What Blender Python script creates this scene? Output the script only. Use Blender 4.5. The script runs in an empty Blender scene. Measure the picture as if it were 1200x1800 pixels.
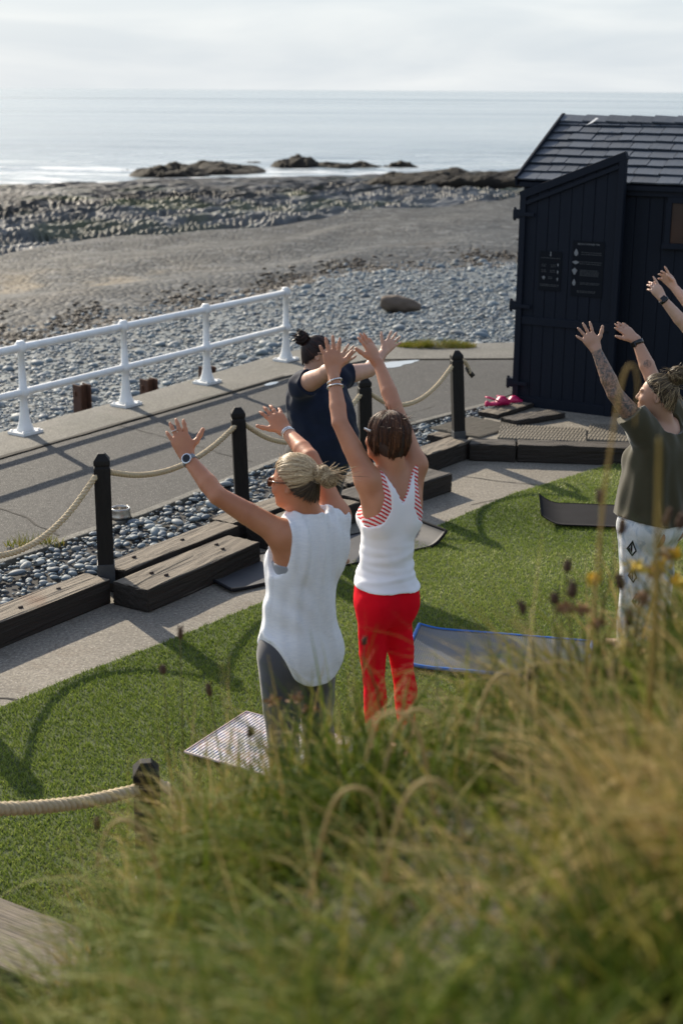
import bpy, bmesh, math, random
import numpy as np
from mathutils import Vector, Matrix
random.seed(7)
RNG = np.random.default_rng(11)
SC = bpy.context.scene
COL = SC.collection

# ------------------------------------------------------------------ camera
TH = math.atan2(742.5, 2500.0)
ROLL = math.atan2(8, 1200)
cam_d = bpy.data.cameras.new('camera')
cam = bpy.data.objects.new('camera', cam_d)
COL.objects.link(cam)
_up = Vector((0, math.sin(TH), math.cos(TH)))
_fw = Vector((0, math.cos(TH), -math.sin(TH)))
_x = Vector((1, 0, 0)) * math.cos(ROLL) + _up * math.sin(ROLL)
_y = Vector((-1, 0, 0)) * math.sin(ROLL) + _up * math.cos(ROLL)
cam.matrix_world = Matrix(((_x.x, _y.x, -_fw.x, 0), (_x.y, _y.y, -_fw.y, 0), (_x.z, _y.z, -_fw.z, 3.0), (0, 0, 0, 1)))
cam_d.sensor_fit = 'HORIZONTAL'
cam_d.sensor_width = 24.0
cam_d.lens = 50.0
cam_d.clip_start = 0.05
cam_d.clip_end = 60000
cam_d.dof.use_dof = True
cam_d.dof.focus_distance = 7.2
cam_d.dof.aperture_fstop = 3.1
cam_d.dof.aperture_blades = 0
SC.camera = cam

# ------------------------------------------------------------------ world and sun
SUN_EL = math.radians(27.5)
SUN_AZ = math.radians(-32.5)          # from +Y, positive towards +X
wd = bpy.data.worlds.new('World'); SC.world = wd; wd.use_nodes = True
nt = wd.node_tree; nt.nodes.clear()
def wn(t, **k):
    n = nt.nodes.new(t)
    for a, b in k.items(): setattr(n, a, b)
    return n
sky = wn('ShaderNodeTexSky', sky_type='NISHITA', sun_disc=False, sun_elevation=SUN_EL, sun_rotation=SUN_AZ,
         altitude=10.0, air_density=1.0, dust_density=0.8, ozone_density=1.2)
hs = wn('ShaderNodeHueSaturation'); hs.inputs['Saturation'].default_value = 0.72
nt.links.new(sky.outputs[0], hs.inputs['Color'])
tc = wn('ShaderNodeTexCoord')
mp = wn('ShaderNodeMapping'); mp.inputs['Scale'].default_value = (1.0, 1.0, 3.2)
nt.links.new(tc.outputs['Generated'], mp.inputs[0])
no = wn('ShaderNodeTexNoise'); no.inputs['Scale'].default_value = 3.4; no.inputs['Detail'].default_value = 9; no.inputs['Roughness'].default_value = 0.55
no.inputs['Distortion'].default_value = 0.35
nt.links.new(mp.outputs[0], no.inputs['Vector'])
cr = wn('ShaderNodeValToRGB'); cr.color_ramp.elements[0].position = 0.42; cr.color_ramp.elements[1].position = 0.70
nt.links.new(no.outputs[0], cr.inputs[0])
mul = wn('ShaderNodeMath', operation='MULTIPLY'); mul.inputs[1].default_value = 0.45
nt.links.new(cr.outputs[0], mul.inputs[0])
mx = wn('ShaderNodeMix', data_type='RGBA'); mx.blend_type = 'MIX'
nt.links.new(mul.outputs[0], mx.inputs[0]); nt.links.new(hs.outputs[0], mx.inputs[6])
sc2 = wn('ShaderNodeMix', data_type='RGBA'); sc2.blend_type = 'MULTIPLY'; sc2.inputs[0].default_value = 1.0
nt.links.new(hs.outputs[0], sc2.inputs[6]); sc2.inputs[7].default_value = (1.45, 1.4, 1.34, 1)
nt.links.new(sc2.outputs[2], mx.inputs[7])
no2 = wn('ShaderNodeTexNoise'); no2.inputs['Scale'].default_value = 4.0; no2.inputs['Detail'].default_value = 8; no2.inputs['Distortion'].default_value = 0.5
mp2 = wn('ShaderNodeMapping'); mp2.inputs['Scale'].default_value = (1.0, 1.0, 7.0); mp2.inputs['Location'].default_value = (2.3, 0.4, 0.0)
nt.links.new(tc.outputs['Generated'], mp2.inputs[0]); nt.links.new(mp2.outputs[0], no2.inputs['Vector'])
HZ_A = (0.415, 0.455, 0.490); HZ_B = (0.53, 0.552, 0.562)
bg = wn('ShaderNodeBackground'); bg.inputs[1].default_value = 0.15
# pale haze that thins out with height, the same all round the horizon
sx = wn('ShaderNodeSeparateXYZ'); nt.links.new(tc.outputs['Generated'], sx.inputs[0])
ab = wn('ShaderNodeMath', operation='ABSOLUTE'); nt.links.new(sx.outputs[2], ab.inputs[0])
m0 = wn('ShaderNodeMath', operation='MULTIPLY'); m1 = wn('ShaderNodeMath', operation='MULTIPLY'); nt.links.new(ab.outputs[0], m0.inputs[0]); nt.links.new(ab.outputs[0], m0.inputs[1]); nt.links.new(m0.outputs[0], m1.inputs[0]); m1.inputs[1].default_value = -13.0
ex_ = wn('ShaderNodeMath', operation='EXPONENT'); nt.links.new(m1.outputs[0], ex_.inputs[0])
m2 = wn('ShaderNodeMath', operation='MULTIPLY'); nt.links.new(ex_.outputs[0], m2.inputs[0]); m2.inputs[1].default_value = 0.98
hz = wn('ShaderNodeMix', data_type='RGBA'); nt.links.new(m2.outputs[0], hz.inputs[0]); nt.links.new(mx.outputs[2], hz.inputs[6])
# faint cloud texture in the haze
hc = wn('ShaderNodeValToRGB'); hc.color_ramp.elements[0].position = 0.38; hc.color_ramp.elements[1].position = 0.68
hc.color_ramp.elements[0].color = (HZ_A[0], HZ_A[1], HZ_A[2], 1); hc.color_ramp.elements[1].color = (HZ_B[0], HZ_B[1], HZ_B[2], 1)
nt.links.new(no2.outputs[0], hc.inputs[0]); 
sc3 = wn('ShaderNodeMix', data_type='RGBA'); sc3.blend_type = 'MULTIPLY'; sc3.inputs[0].default_value = 1.0
nt.links.new(hc.outputs[0], sc3.inputs[6]); sc3.inputs[7].default_value = (6.67, 6.67, 6.67, 1)
nt.links.new(sc3.outputs[2], hz.inputs[7])
nt.links.new(hz.outputs[2], bg.inputs[0])
wo = wn('ShaderNodeOutputWorld'); nt.links.new(bg.outputs[0], wo.inputs[0])

sl = bpy.data.lights.new('sun', 'SUN'); sl.energy = 4.4; sl.angle = math.radians(0.6); sl.color = (1.0, 0.88, 0.70)
sun = bpy.data.objects.new('sun', sl); COL.objects.link(sun)
sdir = Vector((math.sin(SUN_AZ) * math.cos(SUN_EL), math.cos(SUN_AZ) * math.cos(SUN_EL), math.sin(SUN_EL)))
sun.rotation_euler = (-sdir).to_track_quat('-Z', 'Y').to_euler()
sun.location = sdir * 30

vs = SC.view_settings
SC.display_settings.display_device = 'sRGB'
vs.view_transform = 'Standard'; vs.look = 'None'; vs.exposure = 0.68; vs.gamma = 1.0; vs.use_curve_mapping = False
SC.render.engine = 'CYCLES'
SC.cycles.use_denoising = True
SC.cycles.max_bounces = 6
SC.cycles.sample_clamp_indirect = 6.0
SC.cycles.caustics_reflective = False; SC.cycles.caustics_refractive = False

# ------------------------------------------------------------------ helpers
def srgb(r, g, b):
    f = lambda c: (c / 255 / 12.92) if c <= 10 else ((c / 255 + 0.055) / 1.055) ** 2.4
    return (f(r), f(g), f(b))

def setp(o, label=None, cat=None, group=None, kind=None):
    if label: o['label'] = label
    if cat: o['category'] = cat
    if group: o['group'] = group
    if kind: o['kind'] = kind
    return o

def thing(name, label, cat, loc=(0, 0, 0), group=None):
    o = bpy.data.objects.new(name, None); COL.objects.link(o)
    o.empty_display_size = 0.1; o.location = loc
    return setp(o, label, cat, group)

def link(name, me, mat=None, parent=None, loc=None):
    if mat is not None and len(me.materials) == 0: me.materials.append(mat)
    o = bpy.data.objects.new(name, me); COL.objects.link(o)
    if parent is not None: o.parent = parent
    if loc is not None: o.location = loc
    return o

def np_mesh(name, V, Fc, smooth=True, attrs=None):
    """V (n,3) float, Fc (m,k) int; all faces with k corners"""
    V = np.ascontiguousarray(V, dtype=np.float32); Fc = np.ascontiguousarray(Fc, dtype=np.int32)
    m, k = Fc.shape
    me = bpy.data.meshes.new(name)
    me.vertices.add(len(V)); me.vertices.foreach_set('co', V.ravel())
    me.loops.add(m * k); me.loops.foreach_set('vertex_index', Fc.ravel())
    me.polygons.add(m); me.polygons.foreach_set('loop_start', np.arange(m, dtype=np.int32) * k)
    me.polygons.foreach_set('use_smooth', np.full(m, smooth, dtype=bool))
    if attrs:
        for an, (dom, arr) in attrs.items():
            arr = np.asarray(arr, dtype=np.float32)
            if arr.ndim == 1:
                a = me.attributes.new(an, 'FLOAT', dom); a.data.foreach_set('value', arr)
            else:
                a = me.attributes.new(an, 'FLOAT_COLOR', dom); a.data.foreach_set('color', arr.ravel())
    me.update(calc_edges=True); me.validate()
    return me

class MB:
    """collects shapes into one mesh"""
    def __init__(s): s.v = []; s.f = []; s.sm = []
    def add(s, vs, fs, smooth=False):
        b = len(s.v); s.v += [tuple(p) for p in vs]; s.f += [tuple(i + b for i in f) for f in fs]; s.sm += [smooth] * len(fs)
        return s
    def box(s, c, size, R=None):
        c = Vector(c); hx, hy, hz = [k / 2 for k in size]
        vs = [Vector((x, y, z)) for z in (-hz, hz) for y in (-hy, hy) for x in (-hx, hx)]
        if R is not None: vs = [R @ p for p in vs]
        return s.add([p + c for p in vs], [(0, 2, 3, 1), (4, 5, 7, 6), (0, 1, 5, 4), (2, 6, 7, 3), (0, 4, 6, 2), (1, 3, 7, 5)])
    def beam(s, a, b, w, h, up=(0, 0, 1)):
        """box from a to b (centre line), w sideways, h along up"""
        a = Vector(a); b = Vector(b); d = (b - a); L = d.length; d.normalize()
        sd = d.cross(Vector(up)).normalized(); u = sd.cross(d)
        R = Matrix((d, sd, u)).transposed()
        return s.box((a + b) / 2, (L, w, h), R)
    def tube(s, pts, r, n=10, caps=True, smooth=True):
        pts = [Vector(p) for p in pts]; m = len(pts)
        rr = r if hasattr(r, '__len__') else [r] * m
        ref = Vector((0.31, 0.17, 0.94)).normalized(); vs = []
        for i, p in enumerate(pts):
            t = (pts[min(i + 1, m - 1)] - pts[max(i - 1, 0)]).normalized()
            if abs(t.dot(ref)) > 0.97: ref = Vector((0.9, 0.3, 0.1)).normalized()
            x = (ref - t * ref.dot(t)).normalized(); y = t.cross(x); ref = x
            for k in range(n):
                a = 2 * math.pi * k / n
                vs.append(p + (x * math.cos(a) + y * math.sin(a)) * rr[i])
        fs = [(i * n + k, i * n + (k + 1) % n, (i + 1) * n + (k + 1) % n, (i + 1) * n + k) for i in range(m - 1) for k in range(n)]
        if caps: fs += [tuple(range(n - 1, -1, -1)), tuple((m - 1) * n + k for k in range(n))]
        return s.add(vs, fs, smooth)
    def lathe(s, prof, c=(0, 0, 0), n=16, smooth=True):
        c = Vector(c); vs = []; m = len(prof)
        for r, z in prof:
            for k in range(n):
                a = 2 * math.pi * k / n
                vs.append(c + Vector((r * math.cos(a), r * math.sin(a), z)))
        fs = [(i * n + k, i * n + (k + 1) % n, (i + 1) * n + (k + 1) % n, (i + 1) * n + k) for i in range(m - 1) for k in range(n)]
        fs += [tuple(range(n - 1, -1, -1)), tuple((m - 1) * n + k for k in range(n))]
        return s.add(vs, fs, smooth)
    def prism(s, poly, z0, z1):
        n = len(poly)
        vs = [(p[0], p[1], z0) for p in poly] + [(p[0], p[1], z1) for p in poly]
        fs = [tuple(range(n - 1, -1, -1)), tuple(range(n, 2 * n))] + [(i, (i + 1) % n, n + (i + 1) % n, n + i) for i in range(n)]
        return s.add(vs, fs)
    def mesh(s, name, bevel=0.0, seg=2, sub=0, rough=0.0):
        me = bpy.data.meshes.new(name); me.from_pydata([tuple(p) for p in s.v], [], s.f)
        me.polygons.foreach_set('use_smooth', s.sm)
        if bevel or sub:
            bm = bmesh.new(); bm.from_mesh(me)
            bmesh.ops.recalc_face_normals(bm, faces=bm.faces[:])
            if sub:
                bmesh.ops.subdivide_edges(bm, edges=bm.edges[:], cuts=sub, use_grid_fill=True)
            if bevel:
                es = [e for e in bm.edges if len(e.link_faces) == 2 and e.calc_face_angle(0) > 0.5]
                bmesh.ops.bevel(bm, geom=es, offset=bevel, segments=seg, affect='EDGES', profile=0.6)
            if rough:
                for v in bm.verts:
                    v.co += Vector((random.gauss(0, 1), random.gauss(0, 1), random.gauss(0, 1))) * rough
            bm.to_mesh(me); bm.free()
        me.update(); me.validate()
        return me
    def obj(s, name, mat, parent=None, loc=(0, 0, 0), **k):
        loc = Vector(loc)
        s.v = [tuple(Vector(p) - loc) for p in s.v]
        return link(name, s.mesh(name, **k), mat, parent, loc if parent is None else None)

# ---- numpy value noise
def _hash(ix, iy, iz, seed):
    h = (ix.astype(np.int64) * 374761393 + iy.astype(np.int64) * 668265263 + iz.astype(np.int64) * 2147483647 + seed * 974711) & 0xffffffff
    h = ((h ^ (h >> 13)) * 1274126177) & 0xffffffff
    h = h ^ (h >> 16)
    return (h & 0xffffff) / float(0xffffff)
def vnoise(x, y, z=None, seed=0):
    x = np.asarray(x, dtype=np.float64); y = np.asarray(y, dtype=np.float64)
    z = np.zeros_like(x) if z is None else np.asarray(z, dtype=np.float64)
    x0 = np.floor(x); y0 = np.floor(y); z0 = np.floor(z)
    fx, fy, fz = x - x0, y - y0, z - z0
    fx, fy, fz = [f * f * (3 - 2 * f) for f in (fx, fy, fz)]
    r = 0
    for dx in (0, 1):
        for dy in (0, 1):
            for dz in (0, 1):
                w = (fx if dx else 1 - fx) * (fy if dy else 1 - fy) * (fz if dz else 1 - fz)
                r = r + w * _hash(x0 + dx, y0 + dy, z0 + dz, seed)
    return r
def fbm(x, y, z=None, oct=4, seed=0, gain=0.5):
    a, s, t = 1.0, 0.0, 0.0
    for i in range(oct):
        s = s + a * vnoise(np.asarray(x) * 2 ** i, np.asarray(y) * 2 ** i, None if z is None else np.asarray(z) * 2 ** i, seed + i); t += a; a *= gain
    return s / t

# ------------------------------------------------------------------ materials
class NT:
    def __init__(s, name):
        s.m = bpy.data.materials.new(name); s.m.use_nodes = True
        s.t = s.m.node_tree; s.t.nodes.clear()
        s.out = s.n('ShaderNodeOutputMaterial'); s.b = s.n('ShaderNodeBsdfPrincipled')
        s.l(s.b.outputs[0], s.out.inputs[0])
    def n(s, typ, ins=None, **k):
        x = s.t.nodes.new(typ)
        for a, b in k.items(): setattr(x, a, b)
        for a, b in (ins or {}).items():
            if isinstance(b, bpy.types.NodeSocket): s.l(b, x.inputs[a])
            else: x.inputs[a].default_value = b
        return x
    def l(s, a, b): s.t.links.new(a, b)
    def coord(s, kind='Object', scale=(1, 1, 1), rot=(0, 0, 0)):
        c = s.n('ShaderNodeTexCoord')
        return s.n('ShaderNodeMapping', {0: c.outputs[kind], 'Scale': scale, 'Rotation': rot}).outputs[0]
    def noise(s, vec, scale, detail=4, rough=0.55, dist=0.0):
        return s.n('ShaderNodeTexNoise', {'Vector': vec, 'Scale': scale, 'Detail': detail, 'Roughness': rough, 'Distortion': dist}).outputs[0]
    def ramp(s, fac, stops):
        r = s.n('ShaderNodeValToRGB', {0: fac}); e = r.color_ramp.elements
        while len(e) < len(stops): e.new(0.5)
        for i, (p, c) in enumerate(stops):
            e[i].position = p
            if not hasattr(c, '__len__'): c = (c, c, c)
            e[i].color = (c[0], c[1], c[2], 1)
        return r.outputs[0]
    def mix(s, fac, a, b, mode='MIX'):
        x = s.n('ShaderNodeMix', data_type='RGBA', blend_type=mode)
        for i, v in ((0, fac), (6, a), (7, b)):
            if isinstance(v, bpy.types.NodeSocket): s.l(v, x.inputs[i])
            elif i == 0: x.inputs[0].default_value = v
            else: x.inputs[i].default_value = (v[0], v[1], v[2], 1)
        return x.outputs[2]
    def math(s, op, a, b=0.0, clamp=False):
        x = s.n('ShaderNodeMath', operation=op, use_clamp=clamp)
        for i, v in ((0, a), (1, b)):
            if isinstance(v, bpy.types.NodeSocket): s.l(v, x.inputs[i])
            else: x.inputs[i].default_value = v
        return x.outputs[0]
    def bump(s, h, strength=0.3, dist=0.01, normal=None):
        b = s.n('ShaderNodeBump', {'Height': h, 'Strength': strength, 'Distance': dist})
        if normal is not None: s.l(normal, b.inputs['Normal'])
        return b.outputs[0]
    def done(s, col=None, rough=0.6, bump=None, metal=0.0, spec=0.5, **k):
        for nm, v in (('Base Color', col), ('Roughness', rough), ('Metallic', metal), ('Specular IOR Level', spec), ('Normal', bump)):
            if v is None: continue
            if isinstance(v, bpy.types.NodeSocket): s.l(v, s.b.inputs[nm])
            elif nm == 'Base Color': s.b.inputs[nm].default_value = (v[0], v[1], v[2], 1)
            else: s.b.inputs[nm].default_value = v
        for a, v in k.items(): s.b.inputs[a.replace('_', ' ')].default_value = v
        return s.m
    def attr(s, name, out='Fac'): return s.n('ShaderNodeAttribute', attribute_name=name).outputs[out]
    def rnd(s): return s.n('ShaderNodeObjectInfo').outputs['Random']

def simple(name, c1, c2=None, rough=0.6, scale=8, bscale=60, bump=0.15, metal=0.0, spec=0.5, stretch=(1, 1, 1), bd=0.004):
    m = NT(name); v = m.coord('Object', stretch)
    c = c1
    if c2 is not None:
        c = m.mix(m.ramp(m.noise(v, scale, 6, 0.6), [(0.3, 0.0), (0.7, 1.0)]), c1, c2)
    bp = m.bump(m.noise(v, bscale, 4), bump, bd) if bump else None
    return m.done(c, rough, bp, metal, spec)

# ------------------------------------------------------------------ surface materials
def mat_concrete(name, c1, c2, stain, sc=1.0):
    m = NT(name); v = m.coord('Object')
    big = m.noise(v, 1.3 * sc, 6, 0.6, 0.4); fine = m.noise(v, 48 * sc, 4, 0.8); mid = m.noise(v, 14 * sc, 5, 0.65)
    c = m.mix(m.ramp(big, [(0.32, 0), (0.68, 1)]), c1, c2)
    c = m.mix(m.ramp(m.noise(v, 3.1 * sc, 7, 0.7, 1.0), [(0.55, 0), (0.75, 0.8)]), c, stain)
    c = m.mix(m.ramp(fine, [(0.36, 0.0), (0.62, 1.0)]), m.mix(0.62, c, (0.025, 0.025, 0.025)), c)
    c = m.mix(m.ramp(m.noise(v, 70 * sc, 3), [(0.60, 0), (0.68, 0.6)]), c, (0.50, 0.47, 0.42))
    h = m.math('ADD', m.math('MULTIPLY', fine, 0.7), mid)
    return m.done(c, m.ramp(mid, [(0.2, 0.7), (0.8, 0.92)]), m.bump(h, 0.55, 0.006), spec=0.3)
M_APRON = mat_concrete('concrete_apron', (0.30, 0.268, 0.215), (0.22, 0.197, 0.16), (0.16, 0.12, 0.085))
M_PROM = mat_concrete('concrete_promenade', (0.20, 0.188, 0.16), (0.135, 0.13, 0.11), (0.09, 0.098, 0.068))
M_ASPH = mat_concrete('asphalt_worn', (0.052, 0.050, 0.047), (0.033, 0.033, 0.031), (0.055, 0.055, 0.053), 1.4)

def mat_wood(name, c1, c2, dark, scale=1.0, rust=True, rough=0.8):
    m = NT(name); v = m.coord('Object', (0.9, 9, 9)); v2 = m.coord('Object')
    rn = m.rnd()
    vv = m.n('ShaderNodeVectorMath', {0: v, 1: m.n('ShaderNodeCombineXYZ', {0: m.math('MULTIPLY', rn, 13.0), 1: m.math('MULTIPLY', rn, 31.0)}).outputs[0]}, operation='ADD').outputs[0]
    g = m.noise(vv, 3.2 * scale, 8, 0.72, 0.6)
    c = m.mix(m.ramp(g, [(0.25, 0), (0.75, 1)]), c1, c2)
    lines = m.noise(m.coord('Object', (0.5, 26, 26)), 3.0, 4, 0.6, 0.3)
    c = m.mix(m.ramp(lines, [(0.28, 1.0), (0.42, 0.0)]), c, dark)
    if rust:
        rs = m.noise(v2, 2.2, 4, 0.6)
        c = m.mix(m.ramp(rs, [(0.60, 0), (0.74, 0.6)]), c, (0.15, 0.075, 0.04))
    c = m.mix(m.math('MULTIPLY', rn, 0.35), c, dark)
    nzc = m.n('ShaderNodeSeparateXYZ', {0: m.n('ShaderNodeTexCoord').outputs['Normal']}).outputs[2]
    side = m.mix(g, (0.040, 0.033, 0.027), (0.018, 0.015, 0.013))          # shade of the upright faces painted into the colour, by normal
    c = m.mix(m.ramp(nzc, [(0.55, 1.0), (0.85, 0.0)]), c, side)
    h = m.math('ADD', g, m.math('MULTIPLY', lines, 1.2))
    return m.done(c, rough, m.bump(h, 0.7, 0.01), spec=0.25)
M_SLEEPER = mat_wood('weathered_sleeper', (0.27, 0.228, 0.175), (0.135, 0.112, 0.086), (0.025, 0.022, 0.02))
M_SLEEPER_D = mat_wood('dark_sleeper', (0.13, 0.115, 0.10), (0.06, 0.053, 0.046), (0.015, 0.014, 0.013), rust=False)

m = NT('pebble_stone')
_v = m.coord('Object'); _r = m.math('FRACT', m.math('ADD', m.rnd(), m.attr('v')))
_c = m.ramp(_r, [(0.0, srgb(104, 117, 126)), (0.25, srgb(136, 147, 150)), (0.5, srgb(98, 109, 118)), (0.68, srgb(160, 165, 163)), (0.85, srgb(128, 128, 122)), (1.0, srgb(86, 98, 108))])
_c = m.mix(m.math('MULTIPLY', m.noise(_v, 22, 5), 0.45), _c, srgb(72, 80, 88))
M_PEB = m.done(_c, 0.62, m.bump(m.noise(_v, 60, 4), 0.12, 0.003), spec=0.25)

m = NT('beach_shingle')
_v = m.coord('Object')
_zc = m.attr('zone', 'Color')
vo = m.n('ShaderNodeTexVoronoi', {'Vector': _v, 'Scale': 7.5, 'Randomness': 1.0})
vo2 = m.n('ShaderNodeTexVoronoi', {'Vector': _v, 'Scale': 3.1, 'Randomness': 1.0})
_d = vo.outputs['Distance']; _cc = m.n('ShaderNodeSeparateColor', {0: vo.outputs['Color']}).outputs[0]
_cc2 = m.n('ShaderNodeSeparateColor', {0: vo2.outputs['Color']}).outputs[0]
_c = m.mix(m.ramp(_cc, [(0.0, 0.0), (1.0, 0.75)]), m.mix(0.45, _zc, (0.02, 0.022, 0.024)), _zc)
_c = m.mix(m.ramp(_cc2, [(0.55, 0.0), (1.0, 0.45)]), _c, m.mix(0.5, _zc, (0.4, 0.41, 0.41)))
_c = m.mix(m.ramp(_d, [(0.35, 0.0), (0.75, 0.7)]), _c, (0.012, 0.013, 0.014))
_h = m.math('SUBTRACT', 1.0, m.math('POWER', _d, 2.0))
M_BEACH = m.done(_c, 0.7, m.bump(m.math('ADD', _h, m.math('MULTIPLY', m.noise(_v, 0.9, 5), 1.5)), 0.9, 0.06), spec=0.12)

m = NT('wet_rock')
_v = m.coord('Object'); _zc = m.attr('zone', 'Color')
_c = m.mix(m.ramp(m.noise(_v, 1.4, 8, 0.7), [(0.35, 0), (0.65, 1)]), m.mix(0.6, _zc, (0.012, 0.012, 0.012)), _zc)
M_ROCK = m.done(_c, m.ramp(m.noise(_v, 0.35, 4), [(0.3, 0.38), (0.7, 0.75)]), m.bump(m.noise(_v, 3.5, 8, 0.75), 0.8, 0.12), spec=0.22)

m = NT('seaweed_rock')
_v = m.coord('Object')
_c = m.ramp(m.noise(_v, 0.6, 8, 0.7), [(0.3, (0.007, 0.006, 0.005)), (0.5, (0.016, 0.013, 0.009)), (0.72, (0.034, 0.028, 0.019))])
M_DROCK = m.done(_c, 0.75, m.bump(m.noise(_v, 2.5, 8, 0.75), 0.9, 0.15), spec=0.1)

m = NT('sea_water')
_v = m.coord('Object', (0.35, 1.0, 1.0)); _v2 = m.coord('Object', (0.5, 1.6, 1.0))
w1 = m.noise(_v, 0.22, 6, 0.62, 0.6); w2 = m.noise(_v2, 1.6, 5, 0.6, 0.3); w3 = m.ramp(m.noise(m.coord('Object', (0.25, 1.0, 1.0)), 0.006, 10, 0.72, 0.4), [(0.36, 0.0), (0.62, 1.0)])
_h = m.math('ADD', m.math('MULTIPLY', w1, 1.6), m.math('MULTIPLY', w2, 0.22))
_fo = m.attr('foam')
_fm = m.math('MULTIPLY', _fo, m.ramp(m.noise(m.coord('Object', (0.14, 0.75, 1)), 0.9, 7, 0.68, 0.9), [(0.50, 0.0), (0.60, 1.0)]))
_c = m.mix(_fm, m.mix(w3, (0.11, 0.145, 0.155), (0.20, 0.24, 0.245)), (0.78, 0.8, 0.8))
M_SEA = m.done(_c, m.mix(_fm, m.mix(w3, (0.34, 0.34, 0.34), (0.07, 0.07, 0.07)), (0.7, 0.7, 0.7)), m.bump(_h, 1.0, 0.30), spec=0.5)
M_SEA.node_tree.nodes['Principled BSDF'].inputs['IOR'].default_value = 1.33

# ------------------------------------------------------------------ ground levels
P1 = Vector((-1.437, 8.244, 0)); P2 = Vector((-0.69, 9.56, 0)); P3 = Vector((0.19, 10.66, 0)); P4 = Vector((1.0, 11.84, 0))
E_AL = Vector((0.5605, 0.8281, 0)); N_SEA = Vector((-0.8281, 0.5605, 0))

def sheet(name, poly, z0, z1, mat, kind='structure'):
    o = MB().prism(poly, z0, z1).obj(name, mat)
    return setp(o, kind=kind)
# base soil far beyond the frame, in front of the beach
sheet('ground', [(-60, -40), (60, -40), (60, 17.0), (-0.2, 16.4), (-3.6, 10.9), (-12, -2.5), (-60, -40.5)], -1.2, -0.10, simple('soil', (0.10, 0.08, 0.06), (0.06, 0.05, 0.035), 0.95, 3, 40, 0.4))
# concrete apron between the kerb timbers and the artificial turf
APRON = [(-4.6, 3.2), (-2.0, 4.6), (3.4, 4.0), (5.5, 6.0), (5.5, 11.6), (1.05, 11.9), (0.9, 11.95), (-1.45, 8.45), (-2.9, 6.2), (-4.9, 3.3)]
apron = sheet('concrete_apron', APRON, -0.35, 0.0, M_APRON)
# cracks between the apron slabs: thin recessed dark joints built as grooves filled with dirt
M_DIRT = simple('joint_dirt', (0.02, 0.018, 0.016), (0.05, 0.045, 0.035), 0.95, 9, 50, 0.5)
def crack(pts, w, z, mat, parent, name='joint'):
    mb = MB(); n = len(pts)
    L = []; R_ = []
    for i, p in enumerate(pts):
        a = Vector(pts[max(i - 1, 0)] + (0,)); b = Vector(pts[min(i + 1, n - 1)] + (0,))
        d = (b - a).normalized(); s = Vector((-d.y, d.x, 0)) * w * random.uniform(0.5, 1.2)
        L.append((p[0] + s.x, p[1] + s.y, z)); R_.append((p[0] - s.x, p[1] - s.y, z))
    mb.add(L + R_, [(i, i + 1, n + i + 1, n + i) for i in range(n - 1)])
    return mb.obj(name, mat, parent)
def wander(a, b, n=14, j=0.02):
    a = Vector(a); b = Vector(b); o = []
    off = 0
    for i in range(n + 1):
        off += random.gauss(0, j); p = a.lerp(b, i / n); d = (b - a).normalized()
        o.append((p.x - d.y * off, p.y + d.x * off))
    return o
crack(wander((0.95, 11.15), (1.75, 10.78), 12, 0.012), 0.006, 0.003, M_DIRT, apron)
crack(wander((0.98, 10.3), (2.02, 11.1), 12, 0.010), 0.005, 0.003, M_DIRT, apron)
crack(wander((-2.05, 6.75), (-1.62, 6.66), 10, 0.012), 0.008, 0.003, M_DIRT, apron)
crack(wander((0.30, 9.75), (0.62, 9.55), 8, 0.012), 0.006, 0.003, M_DIRT, apron)

# promenade: asphalt carriageway and the concrete edge slab, split by a deep joint
ASPH = [(-5.2, 7.62), (-2.84, 11.37), (-0.56, 14.98), (0.35, 16.0), (6.5, 16.4), (8.0, 12.6), (4.6, 13.6), (1.85, 14.35), (1.25, 13.55), (-0.50, 11.57), (-1.50, 9.85), (-2.27, 8.74), (-4.6, 5.0)]
asph = sheet('asphalt_path', ASPH, -0.35, 0.05, M_ASPH)
PROM = [(-5.25, 7.69), (-2.885, 11.42), (-0.605, 15.03), (0.32, 16.06), (6.5, 16.46), (6.5, 17.5), (2.1, 17.25), (-0.35, 16.85), (-0.72, 16.4), (-2.25, 13.60), (-3.0, 12.4), (-5.9, 7.9)]
prom = sheet('promenade_slab', PROM, -0.6, 0.056, M_PROM)
crack(wander((-5.22, 7.655), (-2.862, 11.395), 20, 0.004), 0.026, 0.060, M_DIRT, prom)
crack(wander((-2.862, 11.395), (-0.585, 15.0), 24, 0.004), 0.026, 0.060, M_DIRT, prom)
crack(wander((0.34, 16.03), (6.5, 16.43), 24, 0.006), 0.022, 0.060, M_DIRT, prom)
crack(wander((-2.05, 12.65), (-0.75, 11.35), 14, 0.014), 0.006, 0.053, M_DIRT, asph)
crack(wander((-2.6, 10.1), (-1.9, 9.35), 12, 0.016), 0.008, 0.053, M_DIRT, asph)
crack(wander((-0.2, 12.4), (0.9, 13.6), 14, 0.01), 0.004, 0.053, M_DIRT, asph)
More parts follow.
